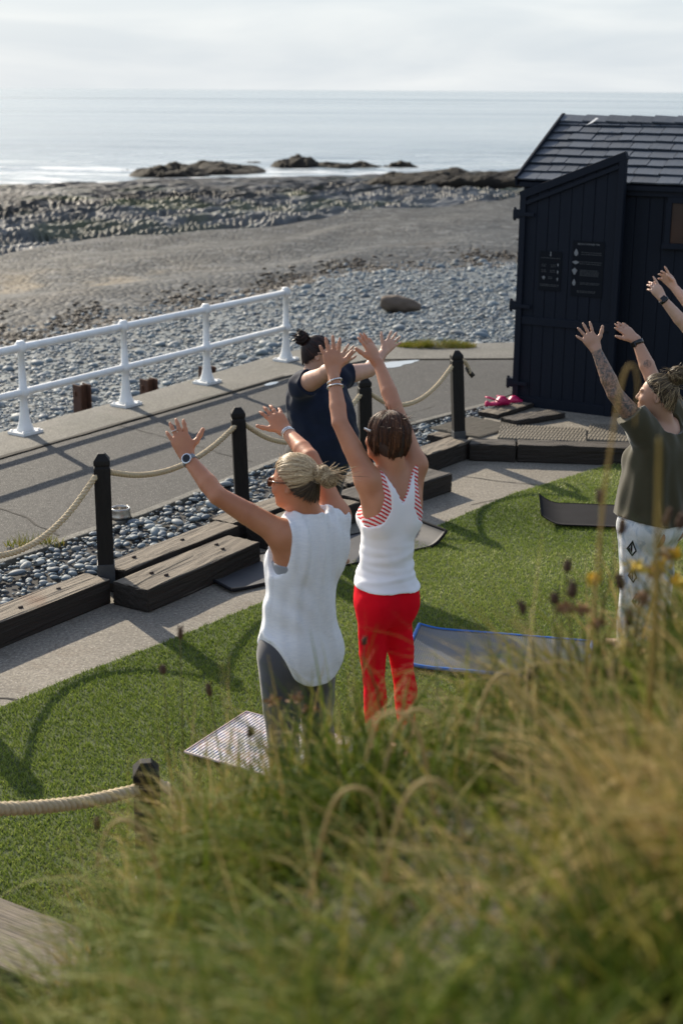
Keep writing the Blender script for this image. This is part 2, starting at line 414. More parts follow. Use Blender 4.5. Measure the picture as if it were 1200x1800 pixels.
# shallow puddle by the joint that mirrors the bright sky
m = NT('puddle_water'); M_PUD = m.done((0.25, 0.26, 0.26), 0.12, m.bump(m.noise(m.coord('Object'), 6, 3), 0.05, 0.01), spec=1.0)
pts = []
for k in range(26):
    a = 2 * math.pi * k / 26; r = 1 + 0.22 * math.sin(3 * a + 1) + 0.1 * math.sin(7 * a)
    q = Vector((0.52, 15.75)) + Vector((0.82, 0.57)) * math.cos(a) * 0.36 * r + Vector((-0.57, 0.82)) * math.sin(a) * 0.15 * r
    pts.append((q.x, q.y))
setp(MB().add([(p[0], p[1], 0.0535) for p in pts], [tuple(range(26))]).obj('puddle', M_PUD), kind='structure')
pts = [( -0.74 + 0.05 * math.cos(a) + 0.05 * math.sin(a), 14.62 + 0.11 * math.sin(a)) for a in [2 * math.pi * k / 14 for k in range(14)]]
setp(MB().add([(p[0], p[1], 0.0535) for p in pts], [tuple(range(14))]).obj('puddle', M_PUD), kind='structure')

# narrow concrete edging between asphalt and the pebble strip
EDGE = [(-4.55, 5.0), (-2.24, 8.70), (-1.47, 9.81), (-0.47, 11.53), (1.28, 13.50), (1.75, 14.05)]
def ribbon_beam(pts, w, z0, z1, side=-1):
    n = len(pts); A = []; B = []
    for i, p in enumerate(pts):
        a = Vector(pts[max(i - 1, 0)]); b = Vector(pts[min(i + 1, n - 1)]); d = (b - a).normalized()
        s = Vector((d.y, -d.x)) * w
        A.append(p); B.append((p[0] + s.x, p[1] + s.y))
    return MB().prism(A + B[::-1], z0, z1)
setp(ribbon_beam(EDGE, 0.075, -0.2, 0.078).obj('edging_strip', M_PROM, bevel=0.008), kind='structure')

# ------------------------------------------------------------------ pebble strip along the kerb
def unit_pebble(seed, sub=1):
    bm = bmesh.new(); bmesh.ops.create_icosphere(bm, subdivisions=sub, radius=1.0)
    rs = np.random.default_rng(seed)
    V = np.array([v.co[:] for v in bm.verts]); Fc = np.array([[v.index for v in f.verts] for f in bm.faces]); bm.free()
    for _ in range(4):
        d = rs.normal(size=3); d /= np.linalg.norm(d)
        V *= (1 + 0.10 * rs.uniform(-1, 1) * (V @ d))[:, None]
    return V, Fc
PEBV = [unit_pebble(s, 2) for s in range(6)]
PEBM = []
for V, Fc in PEBV: PEBM.append(np_mesh('pebble', V, Fc)); PEBM[-1].materials.append(M_PEB)
PEBL = [unit_pebble(s, 1) for s in range(6)]
def peb_stuff(name, pos, size, parent=None, base=PEBL, flat=(0.4, 0.62)):
    Vs, Fs, At = [], [], []; off = 0
    for (p, s) in zip(pos, size):
        V, Fc = base[RNG.integers(len(base))]
        a = RNG.uniform(0, 6.283); c, sn = math.cos(a), math.sin(a)
        S = np.array([s * RNG.uniform(0.95, 1.3), s * RNG.uniform(0.7, 0.95), s * RNG.uniform(*flat)])
        W = V * S; W = np.stack([W[:, 0] * c - W[:, 1] * sn, W[:, 0] * sn + W[:, 1] * c, W[:, 2] + W[:, 0] * RNG.uniform(-.25, .25)], 1) + p
        Vs.append(W); Fs.append(Fc + off); off += len(W); At.append(np.full(len(Fc), RNG.uniform()))
    me = np_mesh(name, np.concatenate(Vs), np.concatenate(Fs), True, {'v': ('FACE', np.concatenate(At))})
    return setp(link(name, me, M_PEB, parent), kind='stuff')
STRIP = [(-4.5, 5.0), (-2.17, 8.62), (-1.42, 9.74), (-0.42, 11.46), (1.33, 13.43), (1.62, 13.6), (1.0, 12.1), (0.85, 11.95), (-1.5, 8.45), (-2.8, 6.4), (-3.9, 4.7)]
strip = sheet('pebble_strip', STRIP, -0.3, 0.035, simple('strip_soil', (0.05, 0.05, 0.05), (0.03, 0.03, 0.03), 0.95, 6, 40, 0.5))
def in_poly(x, y, poly):
    c = False; n = len(poly)
    for i in range(n):
        x1, y1 = poly[i]; x2, y2 = poly[i - 1]
        if (y1 > y) != (y2 > y) and x < (x2 - x1) * (y - y1) / (y2 - y1) + x1: c = not c
    return c
cand = []
tries = 0
while len(cand) < 2300 and tries < 60000:
    tries += 1
    x = RNG.uniform(-2.7, 1.55); y = RNG.uniform(6.6, 13.5)
    if not in_poly(x, y, STRIP): continue
    s = 0.0195 * math.exp(RNG.normal(0, 0.34))
    if any((x - q[0]) ** 2 + (y - q[1]) ** 2 < (0.62 * (s + q[2])) ** 2 for q in cand[-400:]): continue
    cand.append((x, y, s, 0.04 + RNG.uniform(0, 0.035) + s * 0.25))
def vis_key(q): return -q[2] / math.hypot(q[1], 3) * (1.0 if abs(q[0]) < 0.27 * q[1] else 0.1)
cand.sort(key=vis_key)
for q in cand[:280]:
    o = link('pebble', PEBM[RNG.integers(6)], None, strip, (q[0], q[1], q[3]))
    o.scale = (q[2] * RNG.uniform(1.0, 1.35), q[2] * RNG.uniform(0.75, 1.0), q[2] * RNG.uniform(0.45, 0.65))
    o.rotation_euler = (RNG.uniform(-.3, .3), RNG.uniform(-.3, .3), RNG.uniform(0, 6.28))
peb_stuff('loose_pebbles', [np.array([q[0], q[1], q[3]]) for q in cand[280:]], [q[2] for q in cand[280:]], strip)

# ------------------------------------------------------------------ beach, rock shelf
def yA(x): return np.where(x < -0.1, 16.7 + 1.55 * (x + 0.1), 16.7 + 0.17 * x)
def yB(x): return 60.7 + 1.435 * x + 1.2 * np.sin(x * 0.55) + 0.7 * np.sin(x * 1.3 + 1)
def yC(x): return 100.0 + 0.62 * np.clip(x, -60, 40)
def smooth(a, b, t): t = np.clip((t - a) / (b - a), 0, 1); return t * t * (3 - 2 * t)
def beach_z(x, y):
    t = np.clip((y - yA(x)) / (yB(x) - yA(x)), 0, 1.3)
    z = -0.16 - 2.05 * t ** 0.85
    return z + 0.22 * (fbm(x * 0.25, y * 0.16, oct=3, seed=3) - 0.5) * np.minimum(1, t * 8) + 0.12 * np.sin(t * 24 + fbm(x * .2, y * .1, seed=9) * 4) * smooth(0.15, 0.4, t)
rows = np.concatenate([np.linspace(-6, 12, 18), np.linspace(12.2, 30, 110), np.geomspace(30.2, 75, 150)])
cols = np.linspace(-1, 1, 170)
YY, CC = np.meshgrid(rows, cols, indexing='ij')
XX = CC * np.maximum(10, 0.36 * YY + 3) + 0.02 * YY
keepz = beach_z(XX, YY)
inland = YY < yA(XX)
ZZ = np.where(inland, -0.45, keepz)
def grid_faces(nr, nc):
    i = np.arange(nr - 1)[:, None] * nc + np.arange(nc - 1)[None, :]
    return np.stack([i, i + 1, i + nc + 1, i + nc], -1).reshape(-1, 4)
T = (YY - yA(XX)) / (yB(XX) - yA(XX))
def lerpc(a, b, f): return np.asarray(a) * (1 - f[..., None]) + np.asarray(b) * f[..., None]
zc = np.ones(XX.shape + (3,)) * np.array(srgb(112, 122, 126))
zc = lerpc(zc, np.ones(3) * np.array(srgb(60, 64, 66)), smooth(0.30, 0.42, T))
n1 = fbm(XX * 0.35, YY * 0.22, oct=4, seed=21)
zc = zc * 1.0
weed = np.exp(-((T - 0.385 - 0.05 * (n1 - 0.5)) / 0.032) ** 2) * smooth(0.36, 0.50, fbm(XX * 1.1, YY * 0.5, oct=5, seed=5) + 0.10)
weed = np.maximum(weed, 0.7 * np.exp(-((T - 0.52 - 0.1 * (n1 - 0.5)) / 0.05) ** 2) * smooth(0.5, 0.62, fbm(XX * 0.8, YY * 0.4, oct=5, seed=15)))
zc = lerpc(zc, np.ones(3) * np.array((0.055, 0.042, 0.028)), np.clip(weed, 0, 0.9))
zc = lerpc(zc, np.ones(3) * np.array(srgb(54, 54, 51)), 0.8 * smooth(0.56, 0.75, T))
sand = np.exp(-(((XX + 7.6 - 0.35 * (YY - 35)) / 2.6) ** 2 + ((YY - 35.5) / 3.2) ** 2)) * smooth(0.36, 0.55, fbm(XX * 0.7, YY * 0.35, oct=4, seed=31))
zc = lerpc(zc, np.ones(3) * np.array(srgb(150, 134, 106)), np.clip(sand * 1.3, 0, 0.95))
zone = np.concatenate([zc, np.ones(zc.shape[:2] + (1,))], -1).reshape(-1, 4)
me = np_mesh('beach', np.stack([XX, YY, ZZ], -1).reshape(-1, 3), grid_faces(*XX.shape), True, {'zone': ('POINT', zone)})
beach = setp(link('beach', me, M_BEACH), kind='structure')

# loose stones on the near beach
n = 34000
u = RNG.uniform(0, 1, n); y = 13.0 + 25 * u ** 1.5; x = RNG.uniform(-0.27, 0.27, n) * (y + 1) - 0.3
t = (y - yA(x)) / (yB(x) - yA(x))
ok = (t > 0.002) & (t < 0.42) & ~((x > -0.3) & (y < 17.3)) 
dp = np.minimum(1.0, 0.35 + (0.40 - t) * 2.4); ok &= RNG.uniform(0, 1, n) < dp
x, y = x[ok], y[ok]; z = beach_z(x, y)
big = RNG.uniform(0, 1, len(x)) < 0.05
s = (0.019 + 0.0011 * (y - 12)) * np.exp(RNG.normal(0, 0.34, len(x))) * np.where(big, 1.9, 1.0)
key = -(s / y); order = np.argsort(key)
near = [i for i in order if 13 < y[i] < 21][:200]
ns = set(near)
for i in near:
    o = link('pebble', PEBM[RNG.integers(6)], None, beach, (float(x[i]), float(y[i]), float(z[i] + s[i] * 0.25)))
    o.scale = (s[i] * RNG.uniform(1.0, 1.35), s[i] * RNG.uniform(0.75, 1.0), s[i] * RNG.uniform(0.45, 0.65)); o.rotation_euler = (0, RNG.uniform(-.25, .25), RNG.uniform(0, 6.28))
rest = [i for i in range(len(x)) if i not in ns]
peb_stuff('loose_pebbles', [np.array([x[i], y[i], z[i] + s[i] * 0.2]) for i in rest], s[rest], beach)

# strand line of brown seaweed
M_WEED = simple('brown_seaweed', (0.045, 0.028, 0.014), (0.022, 0.015, 0.009), 0.7, 9, 60, 0.4)
n = 7000
tt = 0.385 + RNG.normal(0, 0.030, n); xw = RNG.uniform(-10, 6.5, n); yw = yA(xw) + tt * (yB(xw) - yA(xw))
ok = (fbm(xw * 1.2, yw * 0.5, oct=4, seed=5) + RNG.normal(0, 0.06, n) > 0.50) & (np.abs(xw) < 0.3 * yw)
xw, yw = xw[ok], yw[ok]; zw = beach_z(xw, yw)
w_ = peb_stuff('seaweed_line', [np.array([a, b, c + 0.02]) for a, b, c in zip(xw, yw, zw)], RNG.uniform(0.03, 0.075, len(xw)), beach, flat=(0.15, 0.35))
w_.data.materials.clear(); w_.data.materials.append(M_WEED)

# rock shelf between the shingle and the sea
rows = np.linspace(38, 112, 300); cols = np.linspace(-1, 1, 300)
YY, CC = np.meshgrid(rows, cols, indexing='ij'); XX = CC * (0.30 * YY + 2)
tb = (YY - yB(XX)) / (yC(XX) - yB(XX))
base = -2.35 - 0.30 * np.clip(tb, 0, 1) - 2.6 * smooth(0.0, 0.14, -tb * 2.2) - 2.6 * smooth(1.0, 1.12, tb)
wx = XX + 0.9 * fbm(XX * 0.3, YY * 0.3, seed=41)
ur = wx * 0.80 - YY * 0.60; vr = wx * 0.60 + YY * 0.80      # strata frame
rid = 1 - np.abs(2 * fbm(ur * 1.25, vr * 0.11, oct=3, seed=43) - 1)
rid2 = 1 - np.abs(2 * fbm(ur * 2.9, vr * 0.30, oct=3, seed=47) - 1)
lumps = fbm(XX * 0.16, YY * 0.11, oct=4, seed=51)
amp = smooth(-0.02, 0.08, tb) * (1.05 - 0.72 * smooth(0.45, 0.85, tb))
ZZ = base + amp * (0.95 * (rid - 0.72) + 0.50 * (rid2 - 0.7) + 0.9 * (lumps - 0.5))
dk = smooth(0.32, 0.60, tb + 0.5 * (lumps - 0.5))
zc = np.ones(XX.shape + (3,)) * np.array((0.14, 0.145, 0.145))
zc = lerpc(zc, np.ones(3) * np.array((0.022, 0.020, 0.016)), dk)
alg = smooth(0.52, 0.66, fbm(XX * 0.22, YY * 0.18, oct=4, seed=61)) * (0.35 + 0.65 * np.exp(-((tb - 0.45) / 0.3) ** 2))
zc = lerpc(zc, np.ones(3) * np.array((0.10, 0.115, 0.035)), np.clip(alg * 0.75, 0, 0.75))
zone = np.concatenate([zc, np.ones(zc.shape[:2] + (1,))], -1).reshape(-1, 4)
me = np_mesh('rock_shelf', np.stack([XX, YY, ZZ], -1).reshape(-1, 3), grid_faces(*XX.shape), False, {'zone': ('POINT', zone)})
setp(link('rock_shelf', me, M_ROCK), kind='structure')

# standing outcrops in the surf
def outcrop(name, label, c, size, rz, seed, jag=0.5, mat=None, nn=46, pw=0.6):
    g = np.linspace(-1, 1, nn); A, B = np.meshgrid(g, g, indexing='ij')
    prof = np.clip(1 - (np.abs(A) ** 2.2 + np.abs(B) ** 2.2), 0, 1) ** pw
    h = prof * (0.35 + jag * 1.3 * np.abs(fbm(A * 2.6 + seed, B * 2.2, oct=5, seed=seed) - 0.2)) + 0.10 * prof * (fbm(A * 14, B * 5, oct=3, seed=seed + 7) - 0.5)
    X = A * size[0] / 2; Y = B * size[1] / 2; Z = h * size[2] - 0.35
    c_, s_ = math.cos(rz), math.sin(rz)
    V = np.stack([X * c_ - Y * s_, X * s_ + Y * c_, Z], -1).reshape(-1, 3)
    me = np_mesh(name, V, grid_faces(nn, nn), False)
    return setp(link(name, me, mat or M_DROCK, None, c), label, 'rock', 'rocks in the surf')
outcrop('sea_rock', 'long dark rock in the surf, left one with a jagged double hump', (-12.4, 104.0, -2.8), (6.0, 6.0, 1.75), 0.2, 3)
outcrop('sea_rock', 'low dark rock ridge just right of the double-humped rock', (-9.2, 108, -2.8), (7.6, 7, 1.5), -0.05, 9)
outcrop('sea_rock', 'small flat dark rock farthest out behind the rock ridge', (-7.6, 121, -2.8), (2.0, 3, 0.9), 0.0, 14, 0.4)
outcrop('sea_rock', 'dark pointed rock rising steeply at the left of the right-hand group', (-3.7, 113, -2.8), (4.6, 6, 1.6), -0.2, 22, 0.7)
outcrop('sea_rock', 'thin tapering dark rock tail trailing right from the pointed rock', (0.0, 112.5, -2.8), (7.2, 4, 1.35), -0.08, 27)
outcrop('sea_rock', 'small broken rocks at the right end of the tapering tail', (4.4, 113, -2.8), (3.6, 3, 1.25), 0.0, 31, 0.6)
outcrop('sea_rock', 'tiny dark rock awash left of the double-humped rock', (-16.3, 109, -2.8), (1.2, 2, 0.62), 0.0, 35, 0.4)
outcrop('rock_ledge', 'long dark brown rock ledge behind the shingle beside the hut', (9.4, 85.5, -2.85), (17.0, 8.0, 4.0), 0.02, 40, 0.16, None, 90, 0.16)['group'] = 'rock ledges'

# sea
rows = np.concatenate([np.linspace(78, 170, 150), np.geomspace(172, 26000, 90)])
cols = np.linspace(-1, 1, 150)
YY, CC = np.meshgrid(rows, cols, indexing='ij'); XX = CC * (0.75 * YY + 30)
fade = np.exp(-np.maximum(YY - 90, 0) / 80.0)
crest = 1 - np.abs(2 * fbm(XX * 0.035, YY * 0.16 , oct=3, seed=71) - 1)
ZZ = -2.80 + fade * 0.40 * (crest ** 3 - 0.45)
foam = np.exp(-np.maximum(YY - 106, 0) / 14.0) * 0.9 + 0.12 * fade
me = np_mesh('sea', np.stack([XX, YY, ZZ], -1).reshape(-1, 3), grid_faces(*XX.shape), True, {'foam': ('POINT', np.clip(foam, 0, 1).ravel())})
setp(link('sea', me, M_SEA), kind='structure')

# ------------------------------------------------------------------ artificial turf
TURF = [(-3.3, 4.55), (-1.711, 6.573), (-1.373, 7.029), (-0.983, 7.475), (-0.5, 8.103), (0.605, 9.62), (1.32, 10.596), (2.24, 11.52), (5.3, 11.2), (5.3, 4.0), (-0.6, 4.1), (-2.2, 4.75)]
def leaf_mat(name, stops, trans=0.4, rough=0.5, attr='v'):
    m = NT(name); c = m.ramp(m.attr(attr), stops)
    m.done(c, rough, spec=0.12)
    tr = m.n('ShaderNodeBsdfTranslucent', {0: c}); mxs = m.n('ShaderNodeMixShader', {0: trans})
    m.l(m.b.outputs[0], mxs.inputs[1]); m.l(tr.outputs[0], mxs.inputs[2]); m.l(mxs.outputs[0], m.out.inputs[0])
    return m.m
M_TURFB = leaf_mat('turf_fibre', [(0.0, (0.060, 0.098, 0.016)), (0.40, (0.165, 0.230, 0.038)), (0.75, (0.265, 0.325, 0.068)), (0.95, (0.38, 0.41, 0.14)), (1.0, (0.60, 0.60, 0.32))], 0.35, 0.42)
turf = sheet('artificial_turf', TURF, -0.02, 0.010, simple('turf_backing', (0.045, 0.065, 0.018), (0.06, 0.08, 0.02), 0.95, 5, 300, 0.3))
def turf_blades(n):
    y = 4.3 + 7.25 * RNG.uniform(0, 1, n) ** 0.9; x = RNG.uniform(-0.275, 0.275, n) * (y + 0.6)
    ok = np.array([False] * n)
    # polygon test, vectorised
    c = np.zeros(n, bool); m = len(TURF)
    for i in range(m):
        x1, y1 = TURF[i]; x2, y2 = TURF[i - 1]
        cond = (y1 > y) != (y2 > y)
        xi = (x2 - x1) * (y - y1) / ((y2 - y1) if y2 != y1 else 1e-9) + x1
        c ^= cond & (x < xi)
    x, y = x[c], y[c]; n = len(x)
    a = RNG.uniform(0, 6.283, n); h = RNG.uniform(0.010, 0.025, n); w = RNG.uniform(0.0018, 0.0042, n)
    la = RNG.uniform(0, 6.283, n)
    ln = h * RNG.uniform(0.3, 1.1, n)
    dx, dy = np.cos(a) * w, np.sin(a) * w
    B = np.stack([x, y, np.full(n, 0.008)], 1)
    V = np.stack([B + np.stack([dx, dy, 0 * dx], 1), B - np.stack([dx, dy, 0 * dx], 1), B + np.stack([np.cos(la) * ln, np.sin(la) * ln, h], 1)], 1).reshape(-1, 3)
    Fc = np.arange(3 * n).reshape(-1, 3)
    patch = fbm(x * 0.9, y * 0.9, oct=4, seed=85)
    v = np.clip(RNG.uniform(0, 1, n) * 0.75 + (patch - 0.5) * 0.9 + 0.12, 0, 1)
    me = np_mesh('turf_fibres', V, Fc, False, {'v': ('FACE', v)})
    return setp(link('turf_fibres', me, M_TURFB, turf), kind='stuff')
turf_blades(460000)

# ------------------------------------------------------------------ kerb timbers and steps
def timber(name, a, b, w, z0, z1, label, mat, group='timbers edging the paving', jit=0.0022, bev=0.012):
    a = Vector(a).to_2d().to_3d(); b = Vector(b).to_2d().to_3d(); d = b - a; L = d.length
    mb = MB().box((0, 0, (z1 - z0) / 2), (L, w, z1 - z0))
    me = mb.mesh(name, bevel=bev, seg=2, sub=7, rough=jit)
    o = link(name, me, mat); c = (a + b) / 2
    o.location = (c.x, c.y, z0); o.rotation_euler = (0, 0, math.atan2(d.y, d.x))
    return setp(o, label, 'timber', group)
M_BOLT = simple('rusty_bolt', (0.05, 0.028, 0.018), (0.02, 0.014, 0.01), 0.8, 60, 200, 0.3)
def bolts(o, locs, z):
    for x, y in locs:
        link('bolt', MB().lathe([(0.004, 0.012), (0.014, 0.010), (0.015, 0.0), (0.015, -0.01)][::-1], (x, y, z), 10).mesh('bolt'), M_BOLT, o)
def al(p, s, off=0.0): q = p + E_AL * s + N_SEA * off; return (q.x, q.y, 0)
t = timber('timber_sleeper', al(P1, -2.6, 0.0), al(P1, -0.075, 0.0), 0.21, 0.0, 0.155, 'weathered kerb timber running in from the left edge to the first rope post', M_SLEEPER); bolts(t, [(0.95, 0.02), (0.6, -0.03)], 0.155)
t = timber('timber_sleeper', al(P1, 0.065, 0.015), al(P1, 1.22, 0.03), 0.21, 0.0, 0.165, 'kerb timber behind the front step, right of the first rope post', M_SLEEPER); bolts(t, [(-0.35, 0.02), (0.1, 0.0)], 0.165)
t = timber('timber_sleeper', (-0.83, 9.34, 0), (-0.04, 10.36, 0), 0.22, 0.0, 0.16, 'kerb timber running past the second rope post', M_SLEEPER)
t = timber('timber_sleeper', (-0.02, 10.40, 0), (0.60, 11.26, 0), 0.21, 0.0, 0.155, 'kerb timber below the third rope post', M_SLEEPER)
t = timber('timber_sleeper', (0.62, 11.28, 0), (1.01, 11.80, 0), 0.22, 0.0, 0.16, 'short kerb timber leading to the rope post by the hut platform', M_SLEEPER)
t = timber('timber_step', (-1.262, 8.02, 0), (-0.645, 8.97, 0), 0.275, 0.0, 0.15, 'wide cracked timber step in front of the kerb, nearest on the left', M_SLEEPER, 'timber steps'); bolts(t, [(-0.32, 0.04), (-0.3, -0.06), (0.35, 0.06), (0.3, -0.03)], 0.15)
link('split', MB().add([(-0.56, -0.02, 0.1515), (-0.56, -0.034, 0.1515), (-0.2, 0.028, 0.1515), (-0.25, 0.012, 0.1515), (0.1, 0.045, 0.1515), (0.08, 0.036, 0.1515)], [(1, 3, 2, 0), (3, 5, 4, 2)]).mesh('split'), M_DIRT, t)
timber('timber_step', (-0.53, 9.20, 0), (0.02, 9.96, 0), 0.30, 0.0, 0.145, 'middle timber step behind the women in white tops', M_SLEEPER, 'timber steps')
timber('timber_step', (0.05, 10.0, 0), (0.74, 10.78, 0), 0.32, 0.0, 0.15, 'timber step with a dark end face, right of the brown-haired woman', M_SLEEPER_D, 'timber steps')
# platform in front of the hut
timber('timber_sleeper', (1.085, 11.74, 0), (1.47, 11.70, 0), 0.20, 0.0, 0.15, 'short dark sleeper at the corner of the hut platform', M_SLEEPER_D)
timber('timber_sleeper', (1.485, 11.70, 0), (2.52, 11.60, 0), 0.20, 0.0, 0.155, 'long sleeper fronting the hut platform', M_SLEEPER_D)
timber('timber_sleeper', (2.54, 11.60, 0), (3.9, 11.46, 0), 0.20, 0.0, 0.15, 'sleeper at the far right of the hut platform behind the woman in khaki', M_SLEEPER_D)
deck = sheet('hut_platform', [(1.07, 11.85), (3.9, 11.55), (4.4, 13.2), (1.75, 13.75), (1.42, 13.15)], -0.2, 0.135, M_APRON)
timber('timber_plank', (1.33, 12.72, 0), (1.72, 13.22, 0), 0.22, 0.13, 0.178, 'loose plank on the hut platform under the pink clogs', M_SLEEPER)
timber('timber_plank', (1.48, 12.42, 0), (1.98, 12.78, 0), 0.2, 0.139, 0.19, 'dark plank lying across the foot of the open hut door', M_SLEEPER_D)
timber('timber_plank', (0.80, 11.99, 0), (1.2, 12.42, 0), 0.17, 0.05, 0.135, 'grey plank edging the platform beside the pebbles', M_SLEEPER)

m = NT('ribbed_rubber'); _v = m.coord('Object')
_w = m.n('ShaderNodeTexWave', {'Vector': _v, 'Scale': 9.0, 'Distortion': 1.2, 'Detail': 2.0}, wave_type='BANDS', bands_direction='X').outputs[1]
M_RIB = m.done(m.mix(m.noise(_v, 5, 5), (0.21, 0.185, 0.145), (0.14, 0.125, 0.10)), 0.8, m.bump(_w, 0.35, 0.004), spec=0.3)
def rib_mat(c, L, W, rz, label, z):
    mb = MB(); n = int(L / 0.028)
    mb.box((0, 0, 0.006), (L, W, 0.012))
    for i in range(n):
        x = -L / 2 + (i + 0.5) * L / n
        for j in range(6):
            y = -W / 2 + (j + 0.5) * W / 6
            mb.box((x + (0.007 if j % 2 else -0.007), y, 0.015), (0.011, W / 6 * 0.95, 0.0065))
    o = link('ribbed_mat', mb.mesh('ribbed_mat'), M_RIB); o.location = (c[0], c[1], z); o.rotation_euler = (0, 0, rz)
    return setp(o, label, 'mat', 'ribbed mats on the hut platform')
rib_mat((1.17, 12.28), 0.60, 0.52, 0.86, 'ribbed grip mat at the left of the hut platform behind the corner post', 0.138)
rib_mat((1.74, 12.05), 0.75, 0.52, -0.16, 'ribbed grip mat in the middle of the hut platform in the sun', 0.140)
rib_mat((2.40, 12.08), 0.50, 0.62, -0.20, 'ribbed grip mat in the shade behind the tattooed arm', 0.139)

# sleeper in the lower left corner
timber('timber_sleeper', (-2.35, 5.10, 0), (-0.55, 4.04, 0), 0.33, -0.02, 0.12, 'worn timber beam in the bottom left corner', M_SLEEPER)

# ------------------------------------------------------------------ rope posts and ropes
M_POST = simple('black_timber_paint', (0.010, 0.0095, 0.0095), (0.017, 0.016, 0.015), 0.65, 14, 90, 0.3, spec=0.2, stretch=(4, 4, 0.8))
M_STEEL = simple('galvanised_shoe', (0.03, 0.035, 0.042), (0.05, 0.055, 0.06), 0.5, 20, 80, 0.2)
def post(base, h, lean, label, rz=0.16, w=0.098):
    r = thing('rope_post', label, 'post', base, 'posts of the rope barrier')
    r.rotation_euler = (0, lean, rz * 0)
    c, s = math.cos(rz), math.sin(rz); R = Matrix.Rotation(rz, 3, 'Z')
    mb = MB(); k = w / 2; ch = 0.022
    prof = [(k, 0.0), (k, h - 0.085), (k - 0.006, h - 0.08), (k - 0.006, h - 0.072), (k, h - 0.067), (k, h - 0.04), (k * 0.42, h)]
    vs = []
    for a, z in prof:
        for sx, sy in ((-1, -1), (1, -1), (1, 1), (-1, 1)): vs.append(R @ Vector((sx * a, sy * a, z)))
    fs = [(i * 4 + q, i * 4 + (q + 1) % 4, i * 4 + 4 + (q + 1) % 4, i * 4 + 4 + q) for i in range(len(prof) - 1) for q in range(4)]
    fs += [(3, 2, 1, 0), tuple(len(prof) * 4 - 4 + q for q in range(4))]
    mb.add(vs, fs); link('shaft', mb.mesh('shaft', bevel=0.004), M_POST, r)
    mb = MB().box((0, 0, 0.06), (w + 0.008, w + 0.008, 0.12), R)
    link('shoe', mb.mesh('shoe', bevel=0.003), M_STEEL, r)
    return r
post((P1.x, P1.y, 0.10), 0.81, 0.0, 'black rope post at the left beside the metal bowl')
post((P2.x, P2.y, 0.10), 0.81, -0.035, 'black rope post between the blonde woman’s raised arms'.replace('’', "'"))
post((P3.x, P3.y, 0.10), 0.81, -0.03, 'black rope post behind the navy shirt, mostly hidden')
post((P4.x, P4.y, 0.10), 0.81, -0.055, 'black rope post at the corner of the hut platform')
post((-2.24, 7.06, 0.10), 0.81, 0.0, 'black rope post just outside the left edge of the paving')
post((-0.715, 4.76, 0.0), 0.625, 0.0, 'short black rope post half hidden in the foreground grass')
post((-1.62, 3.72, 0.0), 1.05, 0.0, 'black rope post left of the bottom left timber')
m = NT('manila_rope'); _v = m.coord('Object')
M_ROPE = m.done(m.mix(m.noise(_v, 40, 5), srgb(212, 196, 166), srgb(168, 148, 116)), 0.85, m.bump(m.noise(_v, 260, 3), 0.5, 0.002), spec=0.15)
M_TAPE = simple('black_tape', (0.012, 0.012, 0.012), None, 0.5, 1, 60, 0.1)
def rope(pts, label, r=0.0185, pitch=0.085, name='rope'):
    """three twisted strands along a smooth path"""
    pts = [Vector(p) for p in pts]
    dense = []
    for i in range(len(pts) - 1):
        p0, p1, p2, p3 = pts[max(i - 1, 0)], pts[i], pts[i + 1], pts[min(i + 2, len(pts) - 1)]
        for k in range(24):
            t = k / 24
            dense.append(0.5 * ((2 * p1) + (p2 - p0) * t + (2 * p0 - 5 * p1 + 4 * p2 - p3) * t * t + (3 * p1 - p0 - 3 * p2 + p3) * t ** 3))
    dense.append(pts[-1])
    # resample evenly
    L = [0]
    for a, b in zip(dense, dense[1:]): L.append(L[-1] + (b - a).length)
    n = max(8, int(L[-1] / 0.014)); path = []; j = 0
    for i in range(n + 1):
        s = L[-1] * i / n
        while j < len(L) - 2 and L[j + 1] < s: j += 1
        f = (s - L[j]) / max(L[j + 1] - L[j], 1e-6); path.append(dense[j].lerp(dense[j + 1], f))
    mb = MB()
    strands = [[], [], []]; ref = Vector((0, 0, 1))
    for i, p in enumerate(path):
        t = (path[min(i + 1, n)] - path[max(i - 1, 0)]).normalized()
        x = (ref - t * ref.dot(t))
        if x.length < 0.05: x = Vector((1, 0, 0)) - t * t.x
        x.normalize(); y = t.cross(x); ref = x
        ph = 2 * math.pi * (L[-1] * i / n) / pitch
        for k in range(3):
            a = ph + k * 2 * math.pi / 3
            strands[k].append(p + (x * math.cos(a) + y * math.sin(a)) * r * 0.52)
    for k in range(3): mb.tube(strands[k], r * 0.56, 7)
    o = mb.obj(name, M_ROPE, None, pts[0])
    return setp(o, label, 'rope', 'ropes strung between the posts')
def hang(a, b, sag, n=6, zt=0.78):
    a = Vector(a); b = Vector(b)
    return [a.lerp(b, i / n) + Vector((0, 0, zt - sag * 4 * (i / n) * (1 - i / n))) for i in range(n + 1)]
rope(hang((-2.22, 7.10, 0), P1 + Vector((-0.03, -0.05, 0)), 0.30), 'thick twisted rope sagging in from the left edge to the first post')
rope(hang(P1 + Vector((0.04, 0.04, 0)), P2 + Vector((-0.045, -0.04, 0)), 0.13), 'twisted rope between the left post and the second post')
rope(hang(P2 + Vector((0.01, 0.04, 0)), P3 + Vector((-0.05, -0.04, 0)), 0.24), 'twisted rope running behind the blonde and navy-clad women')
rope(hang(P3 + Vector((0.01, 0.04, 0)), P4 + Vector((-0.08, -0.04, 0)), 0.20), 'pale twisted rope rising to the post by the hut platform')
e = rope([P4 + Vector((-0.02, 0.04, 0.79)), P4 + Vector((0.03, 0.09, 0.80)), P4 + Vector((0.07, 0.11, 0.74)), P4 + Vector((0.085, 0.10, 0.69))], 'short rope tail with a black taped end on the platform post', name='rope_tail')
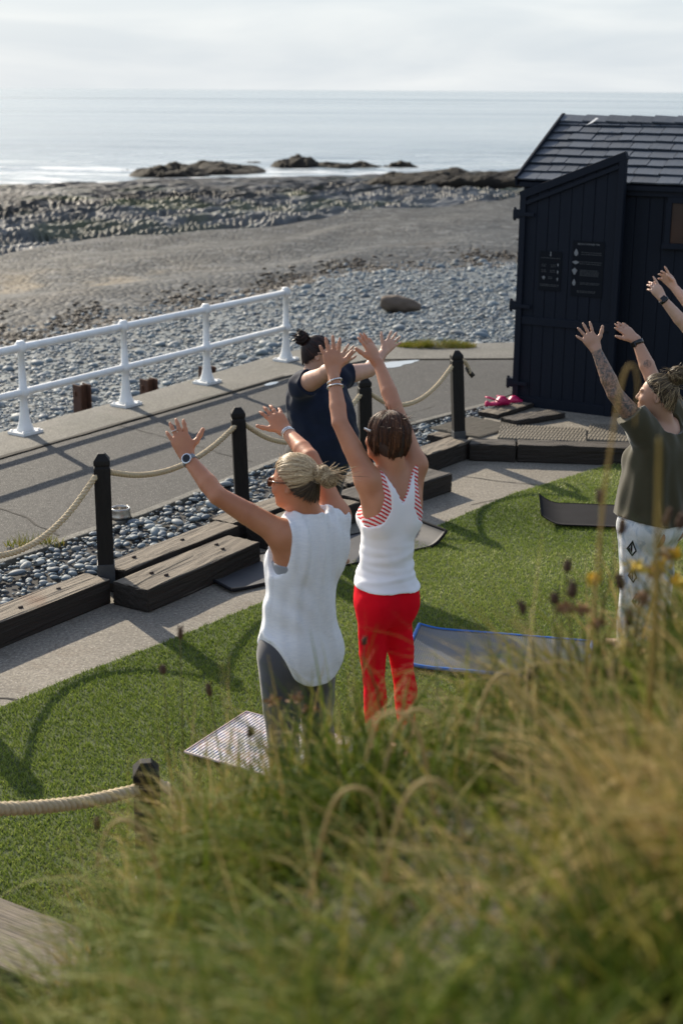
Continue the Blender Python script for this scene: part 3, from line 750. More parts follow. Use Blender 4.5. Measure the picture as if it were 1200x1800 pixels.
link('taped_end', MB().tube([Vector((0.075, 0.075, -0.04)), Vector((0.10, 0.07, -0.085)), Vector((0.135, 0.06, -0.125))], 0.021, 10).mesh('taped_end'), M_TAPE, e)
rope([(-1.58, 3.76, 1.0), (-1.30, 4.02, 0.83), (-1.10, 4.25, 0.70), (-0.92, 4.50, 0.59), (-0.745, 4.72, 0.525)], 'thick foreground rope at the lower left meeting the short post', r=0.024)
rope([(-0.69, 4.77, 0.50), (-0.655, 4.74, 0.535), (-0.61, 4.72, 0.51), (-0.585, 4.71, 0.42), (-0.575, 4.70, 0.25)], 'rope curling down into the grass right of the short post', r=0.021)

# ------------------------------------------------------------------ white seafront railing
m = NT('white_gloss_paint'); _v = m.coord('Object')
M_WHITE = m.done(m.mix(m.ramp(m.noise(_v, 13, 7, 0.75), [(0.66, 0), (0.72, 0.85)]), m.mix(m.ramp(m.noise(_v, 9, 6, 0.7), [(0.5, 0), (0.72, 0.6)]), (0.80, 0.80, 0.78), (0.62, 0.60, 0.55)), (0.22, 0.11, 0.055)), 0.4, m.bump(m.noise(_v, 30, 4), 0.15, 0.003), spec=0.5)
ST = [Vector(p) for p in ((-3.53, 11.13, 0.056), (-2.813, 12.319, 0.056), (-2.091, 13.506, 0.056), (-1.411, 14.62, 0.056), (-0.640, 15.944, 0.056))]
rail = thing('railing', 'white painted metal seafront railing above the pebble beach', 'railing', ST[1])
rz = math.atan2(0.83, 0.56)
def rl(p): return Vector(p) - ST[1]
for p in ST:
    mb = MB()
    q = rl(p); R = Matrix.Rotation(rz, 3, 'Z')
    mb.box(q + Vector((0, 0, 0.0125)), (0.24, 0.20, 0.025), R)
    mb.lathe([(0.085, 0.02), (0.072, 0.05), (0.055, 0.10), (0.043, 0.17), (0.036, 0.26), (0.034, 0.33), (0.052, 0.34), (0.058, 0.37), (0.052, 0.40), (0.036, 0.41), (0.032, 0.55), (0.030, 0.72), (0.050, 0.73), (0.058, 0.765), (0.052, 0.80), (0.036, 0.815), (0.034, 0.825)], q, 14)
    for sx in (-1, 1):
        for sy in (-1, 1):
            mb.lathe([(0.016, 0.024), (0.016, 0.036), (0.004, 0.039)], q + R @ Vector((sx * 0.09, sy * 0.075, 0)), 6, False)
    link('stanchion', mb.mesh('stanchion'), M_WHITE, rail)
for z, nm, r in ((0.765, 'top_rail', 0.036), (0.37, 'lower_rail', 0.033)):
    d = (ST[0] - ST[1]).normalized()
    pts = [rl(ST[0]) + d * 3.0] + [rl(p) for p in ST]
    link(nm, MB().tube([p + Vector((0, 0, z)) for p in pts], r, 12).mesh(nm), M_WHITE, rail)

# rusty pile stubs behind the edge
M_RUST = simple('rust', (0.055, 0.026, 0.016), (0.10, 0.042, 0.022), 0.9, 18, 70, 0.5)
for (x, y, lb) in ((-2.74, 14.72, 'rusty steel pile stub left of the second railing stanchion'), (-2.08, 15.05, 'rusty steel pile stub right of the second railing stanchion'), (-1.52, 15.78, 'rusty steel pile stub half hidden behind the third railing stanchion')):
    mb = MB()
    for dx in (-0.06, 0.06): mb.box((dx, 0, 0), (0.016, 0.15, 0.62))
    mb.box((0, 0, 0), (0.104, 0.016, 0.61))
    for dx in (-0.075, 0.075): mb.box((dx, 0.02, 0.22), (0.02, 0.03, 0.05))
    o = link('steel_pile', mb.mesh('steel_pile', bevel=0.003), M_RUST); o.location = (x, y, -0.30); o.rotation_euler = (0, 0, 0.75)
    setp(o, lb, 'pile', 'steel piles along the sea wall')

# ------------------------------------------------------------------ hut
HA = -25.0
hut = thing('beach_hut', 'black timber hut with shingled roof and its door folded open', 'hut', (1.69, 13.36, 0.0))
hut.rotation_euler = (0, 0, math.radians(HA))
HL, HW, HZ, RZ, FZ = 3.4, 2.6, 2.24, 2.74, 0.10
m = NT('black_boards'); _v = m.coord('Object', (9, 9, 0.7))
g = m.noise(_v, 2.5, 7, 0.7)
M_BLACK = m.done(m.mix(g, (0.006, 0.009, 0.016), (0.010, 0.014, 0.023)), 0.62, m.bump(g, 0.35, 0.006), spec=0.15)
M_BLACK2 = m.m.copy(); M_BLACK2.name = 'black_trim'
m = NT('black_shingle'); _v = m.coord('Object', (9, 1.2, 1)); _r = m.rnd()
g = m.noise(m.n('ShaderNodeVectorMath', {0: _v, 1: m.n('ShaderNodeCombineXYZ', {0: m.math('MULTIPLY', _r, 90.0), 1: m.math('MULTIPLY', _r, 37.0)}).outputs[0]}, operation='ADD').outputs[0], 3.0, 7, 0.7)
_c = m.mix(_r, (0.020, 0.028, 0.040), (0.055, 0.070, 0.092))
M_SHIN = m.done(m.mix(m.ramp(g, [(0.35, 0), (0.7, 0.7)]), _c, (0.066, 0.072, 0.08)), 0.55, m.bump(g, 0.5, 0.006), spec=0.4)
# walls as vertical boards
def wall_boards(x0, y0, x1, y1, ztop, w=0.125, face=0.02):
    d = Vector((x1 - x0, y1 - y0, 0)); L = d.length; d.normalize(); n = int(round(L / w)); s = Vector((d.y, -d.x, 0))
    for i in range(n):
        a, b = L * i / n + 0.001, L * (i + 1) / n - 0.001
        za, zb = ztop(a / L), ztop(b / L)
        o = random.uniform(0, 0.003)
        p = [Vector((x0, y0, 0)) + d * t + s * k for t in (a, b) for k in (o, -face)]
        vs = [p[0] + Vector((0, 0, FZ)), p[2] + Vector((0, 0, FZ)), p[3] + Vector((0, 0, FZ)), p[1] + Vector((0, 0, FZ)),
              p[0] + Vector((0, 0, za)), p[2] + Vector((0, 0, zb)), p[3] + Vector((0, 0, zb)), p[1] + Vector((0, 0, za))]
        mb = MB().add(vs, [(3, 2, 1, 0), (4, 5, 6, 7), (0, 1, 5, 4), (1, 2, 6, 5), (2, 3, 7, 6), (3, 0, 4, 7)])
        link('plank', mb.mesh('plank', bevel=0.003, seg=1), M_BLACK, hut)
wall_boards(0.0, 0.0, HL, 0.0, lambda t: HZ - 0.02)
wall_boards(HL, 0.0, HL, HW, lambda t: HZ - 0.03 + (RZ - HZ) * (1 - abs(2 * t - 1)))
wall_boards(0.0, HW, 0.0, HW * 0.88, lambda t: HZ - 0.03)
link('rear_wall', MB().box((HL / 2, HW - 0.012, (FZ + HZ) / 2), (HL, 0.024, HZ - FZ)).mesh('rear_wall'), M_BLACK, hut)
link('floor', MB().box((HL / 2, HW / 2, FZ - 0.02), (HL - 0.03, HW - 0.05, 0.06)).mesh('floor'), M_SLEEPER_D, hut)
# gable end above and around the doorway, corner trims, plinth
gb = MB()
gb.box((-0.012, 0.05, (FZ + HZ) / 2), (0.05, 0.10, HZ - FZ - 0.01))
gb.box((-0.012, HW - 0.05, (FZ + HZ) / 2), (0.05, 0.10, HZ - FZ - 0.01))
gb.beam((-0.012, 0.02, HZ - 0.03), (-0.012, HW / 2, RZ - 0.05), 0.05, 0.09)
gb.beam((-0.012, HW - 0.02, HZ - 0.03), (-0.012, HW / 2, RZ - 0.05), 0.046, 0.09)
link('door_frame', gb.mesh('door_frame', bevel=0.004), M_BLACK2, hut)
link('fascia', MB().box((HL / 2, -0.03, HZ - 0.06), (HL + 0.02, 0.03, 0.13)).mesh('fascia', bevel=0.004), M_BLACK2, hut)
link('plinth', MB().box((HL / 2, 0.03, 0.07), (HL - 0.05, 0.05, 0.14)).mesh('plinth'), M_BLACK2, hut)
# inner leaf of the double door (still closed, far half)
dl = MB()
vs = [(0.0, HW / 2 + 0.01, FZ), (0.0, HW - 0.1, FZ), (0.0, HW - 0.1, HZ - 0.06), (0.0, HW / 2 + 0.01, RZ - 0.12)]
dl.add(vs + [(x + 0.035, y, z) for x, y, z in vs], [(0, 1, 2, 3), (7, 6, 5, 4), (0, 4, 5, 1), (1, 5, 6, 2), (2, 6, 7, 3), (3, 7, 4, 0)])
link('closed_door_leaf', dl.mesh('closed_door_leaf', bevel=0.004), M_BLACK, hut)
# roof
roof = link('roof', MB().add([(-0.06, -0.08, HZ - 0.035), (HL + 0.06, -0.08, HZ - 0.035), (HL + 0.06, HW / 2, RZ - 0.012), (-0.06, HW / 2, RZ - 0.012), (-0.06, HW + 0.08, HZ - 0.035), (HL + 0.06, HW + 0.08, HZ - 0.035),
                             (-0.06, -0.08, HZ - 0.075), (HL + 0.06, -0.08, HZ - 0.075), (HL + 0.06, HW / 2, RZ - 0.06), (-0.06, HW / 2, RZ - 0.06), (-0.06, HW + 0.08, HZ - 0.075), (HL + 0.06, HW + 0.08, HZ - 0.075)],
                            [(0, 1, 2, 3), (3, 2, 5, 4), (7, 6, 9, 8), (8, 9, 10, 11), (0, 6, 7, 1), (4, 5, 11, 10), (0, 3, 9, 6), (3, 4, 10, 9), (1, 7, 8, 2), (2, 8, 11, 5)]).mesh('roof'), M_BLACK2, hut)
sl = Vector((0, HW / 2 + 0.08, RZ - HZ + 0.023)); SLEN = sl.length; sl.normalize(); nrm = Vector((0, -sl.z, sl.y))
NR = 8; ex = SLEN / NR
def shingle_mesh(w):
    L = ex * 1.55; t = 0.016
    mb = MB(); j = random.uniform(-0.006, 0.006)
    mb.add([(0, j, 0.018), (w, -j, 0.018), (w, L, 0.002), (0, L, 0.002), (0, j, 0.018 + t), (w, -j, 0.018 + t), (w, L, 0.006), (0, L, 0.006)],
           [(3, 2, 1, 0), (4, 5, 6, 7), (0, 1, 5, 4), (1, 2, 6, 5), (2, 3, 7, 6), (3, 0, 4, 7)])
    return mb.mesh('shingle', bevel=0.002, seg=1)
SW = [0.125, 0.15, 0.175, 0.2, 0.225]; SMESH = [[shingle_mesh(w) for _ in range(2)] for w in SW]
for ms in SMESH:
    for me in ms: me.materials.append(M_SHIN)
B0 = Vector((0, -0.085, HZ - 0.036))
slope_rot = Matrix((Vector((1, 0, 0)), sl, nrm)).transposed().to_euler()
for r in range(NR):
    x = -0.075 - random.uniform(0, 0.05)
    while x < HL + 0.0:
        k = random.randrange(5)
        o = link('shingle', random.choice(SMESH[k]), None, roof)
        xx = max(x, -0.075)
        p = B0 + sl * (r * ex + random.uniform(-0.006, 0.006)) + nrm * random.uniform(0.0, 0.005)
        o.location = (xx, p.y, p.z); o.rotation_euler = slope_rot
        o.rotation_euler.rotate_axis('Z', random.uniform(-0.012, 0.012)); o.rotation_euler.rotate_axis('X', random.uniform(-0.01, 0.012))
        x = xx + SW[k] + 0.004
back = MB(); sb = Vector((0, -sl.y, sl.z)); nb = Vector((0, sl.z, sl.y))
for r in range(NR):
    p = Vector((0, HW + 0.085, HZ - 0.036)) + sb * r * ex
    back.add([tuple(p + Vector((xx, 0, 0)) + sb * q + nb * h) for (q, h) in ((0, 0.02), (0, 0.036), (ex * 1.3, 0.006)) for xx in (-0.07, HL + 0.07)], [(0, 2, 3, 1), (2, 4, 5, 3)])
setp(link('rear_shingles', back.mesh('rear_shingles'), M_SHIN, roof), kind='stuff')
x = -0.075
while x < HL:
    w = random.uniform(0.19, 0.25)
    mb = MB()
    for sgn in (-1, 1):
        a = Vector((0, sgn * 0.0, 0.0)); b = Vector((0, sgn * 0.15, -0.066))
        mb.beam(a + Vector((w / 2, sgn * 0.075, -0.02)), a + Vector((w / 2 + 0.001, sgn * 0.075, -0.02)), 0.01, 0.01) if False else None
        vs = [Vector((0, 0, 0.03)), Vector((w + 0.02, 0, 0.018)), Vector((w + 0.02, sgn * 0.15, -0.035)), Vector((0, sgn * 0.15, -0.025))]
        dn = [v + Vector((0, 0, -0.014)) for v in vs]
        f = [(0, 1, 2, 3), (7, 6, 5, 4), (0, 4, 5, 1), (1, 5, 6, 2), (2, 6, 7, 3), (3, 7, 4, 0)]
        mb.add(vs + dn, f if sgn < 0 else [tuple(reversed(q)) for q in f])
    o = link('ridge_cap', mb.mesh('ridge_cap'), M_SHIN, roof); o.location = (x, HW / 2, RZ + 0.015 + random.uniform(0, 0.004))
    x += w
# verge board on the sea gable
link('verge_board', MB().beam((-0.085, -0.10, HZ - 0.03), (-0.085, HW / 2, RZ + 0.01), 0.022, 0.10).mesh('verge_board', bevel=0.003), M_BLACK2, roof)
link('verge_board', MB().beam((-0.085, HW + 0.10, HZ - 0.03), (-0.085, HW / 2, RZ + 0.01), 0.020, 0.10).mesh('verge_board', bevel=0.003), M_BLACK2, roof)
link('bird_dropping', MB().add([(0.27, 1.02, RZ - 0.065), (0.30, 1.03, RZ - 0.061), (0.33, 1.14, RZ - 0.019), (0.30, 1.15, RZ - 0.015), (0.25, 0.97, RZ - 0.084)], [(0, 1, 2, 3), (4, 1, 0)]).mesh('bird_dropping'), simple('guano', (0.6, 0.6, 0.58), None, 0.8, 1, 10, 0), roof).location = (0, -0.05, 0.035)
# window in the long wall
win = link('window', MB().box((1.62, -0.012, 1.90), (0.58, 0.03, 0.40)).mesh('window'), M_BLACK2, hut)
fr = MB()
for (cx, cz, sx, sz) in ((1.62, 2.09, 0.64, 0.05), (1.62, 1.69, 0.70, 0.05), (1.315, 1.89, 0.05, 0.36), (1.925, 1.89, 0.05, 0.36)):
    fr.box((cx, -0.032, cz), (sx, 0.045, sz))
link('frame', fr.mesh('frame', bevel=0.004), M_BLACK2, win)
m = NT('dim_pane'); M_PANE = m.done(m.mix(m.noise(m.coord('Object'), 3, 3), (0.022, 0.016, 0.014), (0.045, 0.03, 0.025)), 0.12, None, spec=0.5)
link('pane', MB().box((1.62, -0.0305, 1.89), (0.565, 0.006, 0.345)).mesh('pane'), M_PANE, win)
link('glazing_bar', MB().box((1.62, -0.038, 1.89), (0.022, 0.02, 0.346)).mesh('glazing_bar'), M_BLACK2, win)
# open door leaf, hinged at the near corner and folded back along the long wall
DW = 0.985
door = thing('door', None, None); door.parent = hut; door.location = (-0.03, -0.055, 0)
door.rotation_euler = (0, 0, math.radians(-5.5))
dz = lambda x: 2.10 + 0.385 * x / DW
nb_ = 8
for i in range(nb_):
    a = 0.055 + (DW - 0.11) * i / nb_ + 0.0012; b = 0.055 + (DW - 0.11) * (i + 1) / nb_ - 0.0012
    y0, y1 = -0.030 - random.uniform(0, 0.004), 0.0
    vs = [(a, y0, 0.16), (b, y0, 0.16), (b, y1, 0.16), (a, y1, 0.16), (a, y0, dz(a) - 0.05), (b, y0, dz(b) - 0.05), (b, y1, dz(b) - 0.05), (a, y1, dz(a) - 0.05)]
    link('plank', MB().add(vs, [(3, 2, 1, 0), (4, 5, 6, 7), (0, 1, 5, 4), (1, 2, 6, 5), (2, 3, 7, 6), (3, 0, 4, 7)]).mesh('plank', bevel=0.004, seg=1), M_BLACK, door)
fm = MB()
fm.box((0.03, -0.028, (0.13 + 2.10) / 2), (0.06, 0.065, 1.99)); fm.box((DW - 0.03, -0.028, (0.13 + 2.47) / 2), (0.06, 0.065, 2.34))
fm.box((DW / 2, -0.0265, 0.18), (DW - 0.121, 0.062, 0.10))
fm.beam((0.0, -0.028, 2.085), (DW, -0.028, 2.47), 0.067, 0.07)
link('frame', fm.mesh('frame', bevel=0.005), M_BLACK2, door)
link('rail', MB().box((DW / 2, -0.040, 0.95), (DW - 0.122, 0.022, 0.075)).mesh('rail', bevel=0.005), M_BLACK2, door)
link('top_trim', MB().beam((0.06, -0.046, 2.02), (DW - 0.06, -0.046, 2.37), 0.026, 0.035).mesh('top_trim', bevel=0.004), M_BLACK2, door)
for z in (1.92, 1.08, 0.35):
    h = MB().box((-0.025, -0.02, z), (0.075, 0.085, 0.085)); h.lathe([(0.014, z - 0.06), (0.014, z + 0.06)], (-0.055, -0.035, 0), 10)
    h.box((0.07, -0.066, z), (0.16, 0.012, 0.035))
    link('hinge', h.mesh('hinge', bevel=0.004), M_BLACK2, door)
# two faint printed notices on the door
M_PRINT = simple('notice_print', (0.17, 0.18, 0.19), None, 0.7, 1, 10, 0)
M_PRINT2 = simple('notice_print_dim', (0.045, 0.05, 0.055), None, 0.7, 1, 10, 0)
M_SIGN = simple('notice_panel', (0.007, 0.009, 0.013), None, 0.7, 1, 20, 0.02, spec=0.1)
def notice(x, z, w, h, rows_, title, titlew):
    s_ = link('notice', MB().box((x, -0.0385, z), (w, 0.005, h)).mesh('notice', bevel=0.001, seg=1), M_SIGN, door)
    y = -0.0418
    def quad(mb, x0, z0, x1, z1): mb.add([(x0, y, z0), (x1, y, z0), (x1, y, z1), (x0, y, z1)], [(0, 1, 2, 3)])
    br = MB(); dm = MB()
    if title:
        fd = bpy.data.curves.new('title', 'FONT'); fd.body = title; fd.size = titlew; fd.align_x = 'CENTER'
        to = bpy.data.objects.new('tmp', fd); COL.objects.link(to)
        me_ = bpy.data.meshes.new_from_object(to.evaluated_get(bpy.context.evaluated_depsgraph_get())); bpy.data.objects.remove(to)
        br.add([(x + v.co.x, y, z + h / 2 - 0.035 + v.co.y) for v in me_.vertices], [tuple(p.vertices) for p in me_.polygons])
    for (kind, dx, dz_, sw, sh) in rows_:
        X, Z = x + dx, z + dz_
        if kind == 'bar': quad(br, X - sw / 2, Z - sh / 2, X + sw / 2, Z + sh / 2)
        elif kind == 'text':
            nl = max(1, int(sh / 0.012))
            for q in range(nl):
                zz = Z + sh / 2 - (q + 0.5) * sh / nl; xx = X - sw / 2
                while xx < X + sw / 2 - 0.01:
                    ww = random.uniform(0.008, 0.024); quad(dm, xx, zz - 0.0028, min(xx + ww, X + sw / 2), zz + 0.0028); xx += ww + 0.005
        elif kind == 'drop':
            br.add([(X + sw / 2 * math.cos(a) * (1 if math.sin(a) < 0.2 else 0.6), y, Z + sh / 2 * math.sin(a)) for a in [2 * math.pi * k / 10 for k in range(10)]], [tuple(range(10))])
        elif kind == 'blob':
            br.add([(X + sw / 2 * math.cos(a) * (1 + 0.25 * math.sin(3 * a)), y, Z + sh / 2 * math.sin(a) * (1 + 0.2 * math.cos(4 * a))) for a in [2 * math.pi * k / 12 for k in range(12)]], [tuple(range(12))])
    if br.v: setp(link('print', br.mesh('print'), M_PRINT, s_), kind='stuff')
    if dm.v: setp(link('small_print', dm.mesh('small_print'), M_PRINT2, s_), kind='stuff')
notice(0.32, 1.42, 0.215, 0.36, [('blob', 0, 0.165, 0.012, 0.022), ('blob', 0, 0.145, 0.016, 0.02), ('text', 0, 0.118, 0.185, 0.012), ('text', -0.06, 0.05, 0.05, 0.03), ('text', 0.03, 0.05, 0.05, 0.03), ('blob', 0.075, 0.06, 0.014, 0.03), ('text', -0.06, 0.0, 0.05, 0.03), ('text', 0.03, 0.0, 0.06, 0.03),
       ('blob', 0.075, -0.005, 0.014, 0.03), ('blob', -0.06, -0.062, 0.028, 0.03), ('text', 0.01, -0.06, 0.05, 0.025), ('blob', 0.075, -0.07, 0.014, 0.03), ('text', 0, -0.13, 0.19, 0.024)], None, 0)
notice(0.68, 1.46, 0.30, 0.50, [('drop', -0.115, 0.145, 0.04, 0.065), ('text', 0.03, 0.14, 0.19, 0.035), ('blob', -0.115, 0.055, 0.06, 0.028), ('text', 0.03, 0.055, 0.21, 0.035), ('blob', -0.122, -0.025, 0.045, 0.055), ('text', 0.02, -0.035, 0.18, 0.06),
       ('drop', -0.122, -0.125, 0.032, 0.06), ('text', 0.03, -0.13, 0.19, 0.024), ('text', 0.0, -0.205, 0.18, 0.024)], 'BEACH SWIMMER TIPS', 0.021)

# ------------------------------------------------------------------ small things
# metal dog bowl
m = NT('steel'); M_BOWL = m.done(m.mix(m.noise(m.coord('Object'), 14, 4), (0.5, 0.48, 0.45), (0.35, 0.33, 0.3)), 0.32, None, metal=1.0)
bw = MB().lathe([(0.001, 0.004), (0.062, 0.004), (0.056, 0.03), (0.062, 0.06), (0.060, 0.075), (0.066, 0.075), (0.070, 0.068), (0.068, 0.055), (0.072, 0.02), (0.080, 0.0), (0.001, 0.0)], (0, 0, 0), 24)
o = link('dog_bowl', bw.mesh('dog_bowl'), M_BOWL); o.location = (-1.565, 9.66, 0.079); setp(o, 'small steel dog bowl on the path edge behind the left post', 'bowl')
# pink clogs
M_PINK = simple('pink_foam', srgb(196, 22, 92), srgb(170, 14, 78), 0.45, 8, 60, 0.1)
for k, (x, y, rzz, lb) in enumerate(((1.45, 13.02, 0.35, 'left of the pair of bright pink clogs beside the hut'), (1.58, 13.20, 0.15, 'right of the pair of bright pink clogs beside the hut'))):
    g = np.linspace(0, 1, 22); prof = []
    V = []; n2 = 16
    for i, t_ in enumerate(g):
        xx = (t_ - 0.5) * 0.25
        wd_ = 0.047 * (math.sin(math.pi * min(max(t_ * 0.93 + 0.04, 0), 1)) ** 0.45) * (0.82 + 0.25 * t_)
        top = 0.035 + (0.055 * smooth(0.35, 0.62, np.array(t_)) * (1 - 0.75 * smooth(0.72, 1.0, np.array(t_)))) + 0.02 * math.exp(-((t_ - 0.06) / 0.08) ** 2)
        for q in range(n2):
            a = 2 * math.pi * q / n2
            V.append((xx, wd_ * math.cos(a), max(0.0, float(top) * (0.5 + 0.5 * math.sin(a)) if math.sin(a) > -0.9 else 0.0)))
    Fq = [(i * n2 + q, i * n2 + (q + 1) % n2, (i + 1) * n2 + (q + 1) % n2, (i + 1) * n2 + q) for i in range(21) for q in range(n2)]
    mb = MB().add(V, Fq + [tuple(range(n2 - 1, -1, -1)), tuple(21 * n2 + q for q in range(n2))], True)
    o = link('clog', mb.mesh('clog'), M_PINK); o.location = (x, y, 0.182 if k == 0 else 0.15); o.rotation_euler = (0, 0, rzz)
    sp = MB().tube([(-0.01, 0.05, 0.05), (-0.07, 0.048, 0.075), (-0.115, 0.02, 0.085), (-0.115, -0.02, 0.085), (-0.07, -0.048, 0.075), (-0.01, -0.05, 0.05)], 0.007, 6)
    link('heel_strap', sp.mesh('heel_strap'), M_PINK, o)
    setp(o, lb, 'clog', 'pink clogs')
# driftwood stump on the shingle
m = NT('driftwood'); _v = m.coord('Object', (1, 3, 3)); g = m.noise(_v, 5, 7, 0.7)
M_DRIFT = m.done(m.mix(g, (0.075, 0.05, 0.034), (0.15, 0.115, 0.085)), 0.85, m.bump(g, 0.9, 0.03))
g1 = np.linspace(0, 1, 30); V = []; n2 = 22
for i, t_ in enumerate(g1):
    rr = 0.2 * (math.sin(math.pi * (0.05 + 0.9 * t_)) ** 0.4) * (1 - 0.38 * t_)
    for q in range(n2):
        a = 2 * math.pi * q / n2
        k = 1 + 0.35 * (float(vnoise(np.array(t_ * 5), np.array(math.cos(a) * 1.5 + 3), np.array(math.sin(a) * 1.5 + 3), 5)) - 0.5)
        if t_ > 0.55 and abs(a - 4.9) < 0.7: k *= 0.55
        V.append(((t_ - 0.5) * 0.66, rr * k * math.cos(a), rr * k * 0.85 * math.sin(a) + 0.03))
Fq = [(i * n2 + q, i * n2 + (q + 1) % n2, (i + 1) * n2 + (q + 1) % n2, (i + 1) * n2 + q) for i in range(29) for q in range(n2)] + [tuple(range(n2 - 1, -1, -1)), tuple(29 * n2 + q for q in range(n2))]
o = link('driftwood_stump', MB().add(V, Fq, True).mesh('driftwood_stump'), M_DRIFT); o.location = (0.95, 23.4, float(beach_z(np.array(0.95), np.array(23.4))) + 0.10); o.rotation_euler = (0, 0.12, -0.15)
setp(o, 'brown rounded driftwood stump lying on the grey shingle', 'driftwood')

# yoga mats
def yoga_mat(name, c, L, W, rz, label, mat, edge=None, curl=(0, 0), th=0.008, z=0.031, wav=0.006, erad=0.011):
    nx, ny = 60, 18
    A, B = np.meshgrid(np.linspace(-L / 2, L / 2, nx), np.linspace(-W / 2, W / 2, ny), indexing='ij')
    Z = wav * (fbm(A * 3 + c[0], B * 3, oct=3, seed=int(abs(c[0]) * 100) + 3) - 0.3)
    for sgn, h in zip((-1, 1), curl):
        e_ = np.clip((sgn * A - (L / 2 - 0.16)) / 0.16, 0, 1); Z = Z + h * e_ ** 2
    top = np.stack([A, B, Z + th], -1).reshape(-1, 3); bot = np.stack([A, B, Z], -1).reshape(-1, 3)
    F1 = grid_faces(nx, ny); n = nx * ny
    rim = [i * ny for i in range(nx)] + [(nx - 1) * ny + j for j in range(1, ny)] + [i * ny + ny - 1 for i in range(nx - 2, -1, -1)] + [j for j in range(ny - 2, 0, -1)]
    side = [(rim[k], rim[(k + 1) % len(rim)], rim[(k + 1) % len(rim)] + n, rim[k] + n) for k in range(len(rim))]
    F_ = np.concatenate([F1, F1[:, ::-1] + n, np.array([s[::-1] for s in side])])
    o = link(name, np_mesh(name, np.concatenate([top, bot]), F_, True), mat)
    o.location = (c[0], c[1], z); o.rotation_euler = (0, 0, rz); setp(o, label, 'yoga mat')
    if edge is not None:
        pts = [top[k] + np.array([0, 0, -th / 2]) for k in rim] + [top[rim[0]] + np.array([0, 0, -th / 2])]
        link('edge_binding', MB().tube(pts, erad, 6, False).mesh('edge_binding'), edge, o)
    return o
m = NT('black_foam_mat'); _v = m.coord('Object')
_w = m.n('ShaderNodeTexWave', {'Vector': _v, 'Scale': 26.0, 'Distortion': 0.3}, bands_direction='X').outputs[1]
M_MATB = m.done(m.mix(m.noise(_v, 4, 5), (0.030, 0.036, 0.048), (0.052, 0.060, 0.075)), 0.5, m.bump(_w, 0.35, 0.003), spec=0.4)
M_MATE = simple('blue_binding', (0.010, 0.12, 0.42), None, 0.55, 1, 80, 0.2)
M_MATK = simple('black_rubber_mat', (0.010, 0.010, 0.012), (0.016, 0.016, 0.019), 0.9, 5, 120, 0.15, spec=0.15)
M_MATG = simple('charcoal_mat', (0.035, 0.036, 0.042), (0.055, 0.055, 0.06), 0.7, 6, 120, 0.15)
yoga_mat('yoga_mat', (0.87, 7.27), 0.98, 0.58, -0.21, 'black ribbed yoga mat with a bright blue edge on the turf', M_MATB, M_MATE, (0.02, 0.0))
yoga_mat('yoga_mat', (2.12, 9.92), 1.35, 0.56, -0.10, 'plain black yoga mat with a curled end behind the khaki shirt', M_MATK, None, (0.07, 0.0))
yoga_mat('yoga_mat', (-0.13, 9.02), 1.72, 0.52, 0.62, 'charcoal yoga mat on the concrete in front of the timber steps', M_MATG, M_MATK, (0.01, 0.09), z=0.010)
m = NT('striped_woven_mat'); _v = m.coord('Object')
_w = m.n('ShaderNodeTexWave', {'Vector': _v, 'Scale': 17.0, 'Distortion': 1.6, 'Detail': 3.0, 'Detail Scale': 2.0}, bands_direction='X').outputs[1]
_k = m.ramp(m.noise(m.coord('Object', (1, 3, 1)), 5, 4), [(0.40, srgb(60, 74, 120)), (0.5, srgb(110, 106, 130)), (0.6, srgb(150, 120, 120))])
M_MATS = m.done(m.mix(m.ramp(_w, [(0.42, 0), (0.62, 1)]), _k, (0.66, 0.65, 0.64)), 0.85, m.bump(_w, 0.3, 0.003), spec=0.1)
M_MATP = simple('pink_binding', (0.50, 0.40, 0.40), None, 0.8, 1, 80, 0.1)
yoga_mat('yoga_mat', (0.10, 5.86), 1.60, 0.52, -0.52, 'white and blue striped woven mat under the blonde woman', M_MATS, M_MATP, (0.0, 0.0), erad=0.006)

# ------------------------------------------------------------------ people: signed-distance bodies
A_ = lambda *p: np.array(p, dtype=float)
def nz(v): v = np.asarray(v, float); return v / np.linalg.norm(v)
class Pr:
    __slots__ = ('fn', 'lo', 'hi', 'k', 'sub')
    def __init__(s, fn, lo, hi, k, sub=False): s.fn, s.lo, s.hi, s.k, s.sub = fn, lo, hi, k, sub
def rc(a, b, ra, rb, k=0.02, sub=False):
    a = np.asarray(a, float); b = np.asarray(b, float); ab = b - a; L2 = float(ab @ ab) + 1e-12
    def fn(X, Y, Z):
        px, py, pz = X - a[0], Y - a[1], Z - a[2]
        t = np.clip((px * ab[0] + py * ab[1] + pz * ab[2]) / L2, 0, 1)
        return np.sqrt((px - t * ab[0]) ** 2 + (py - t * ab[1]) ** 2 + (pz - t * ab[2]) ** 2) - (ra + (rb - ra) * t)
    return Pr(fn, np.minimum(a - ra, b - rb), np.maximum(a + ra, b + rb), k, sub)
def el(c, ax, r, k=0.02, sub=False):
    """ellipsoid: axes rows of ax, radii r"""
    c = np.asarray(c, float); ax = np.asarray(ax, float); r = np.asarray(r, float)
    def fn(X, Y, Z):
        px, py, pz = X - c[0], Y - c[1], Z - c[2]; k0 = 0; k1 = 0
        for i in range(3):
            q = (px * ax[i][0] + py * ax[i][1] + pz * ax[i][2]) / r[i]; k0 = k0 + q * q; k1 = k1 + (q / r[i]) ** 2
        k0 = np.sqrt(k0); k1 = np.sqrt(k1) + 1e-9
        return k0 * (k0 - 1) / k1
    m_ = r.max(); return Pr(fn, c - m_, c + m_, k, sub)
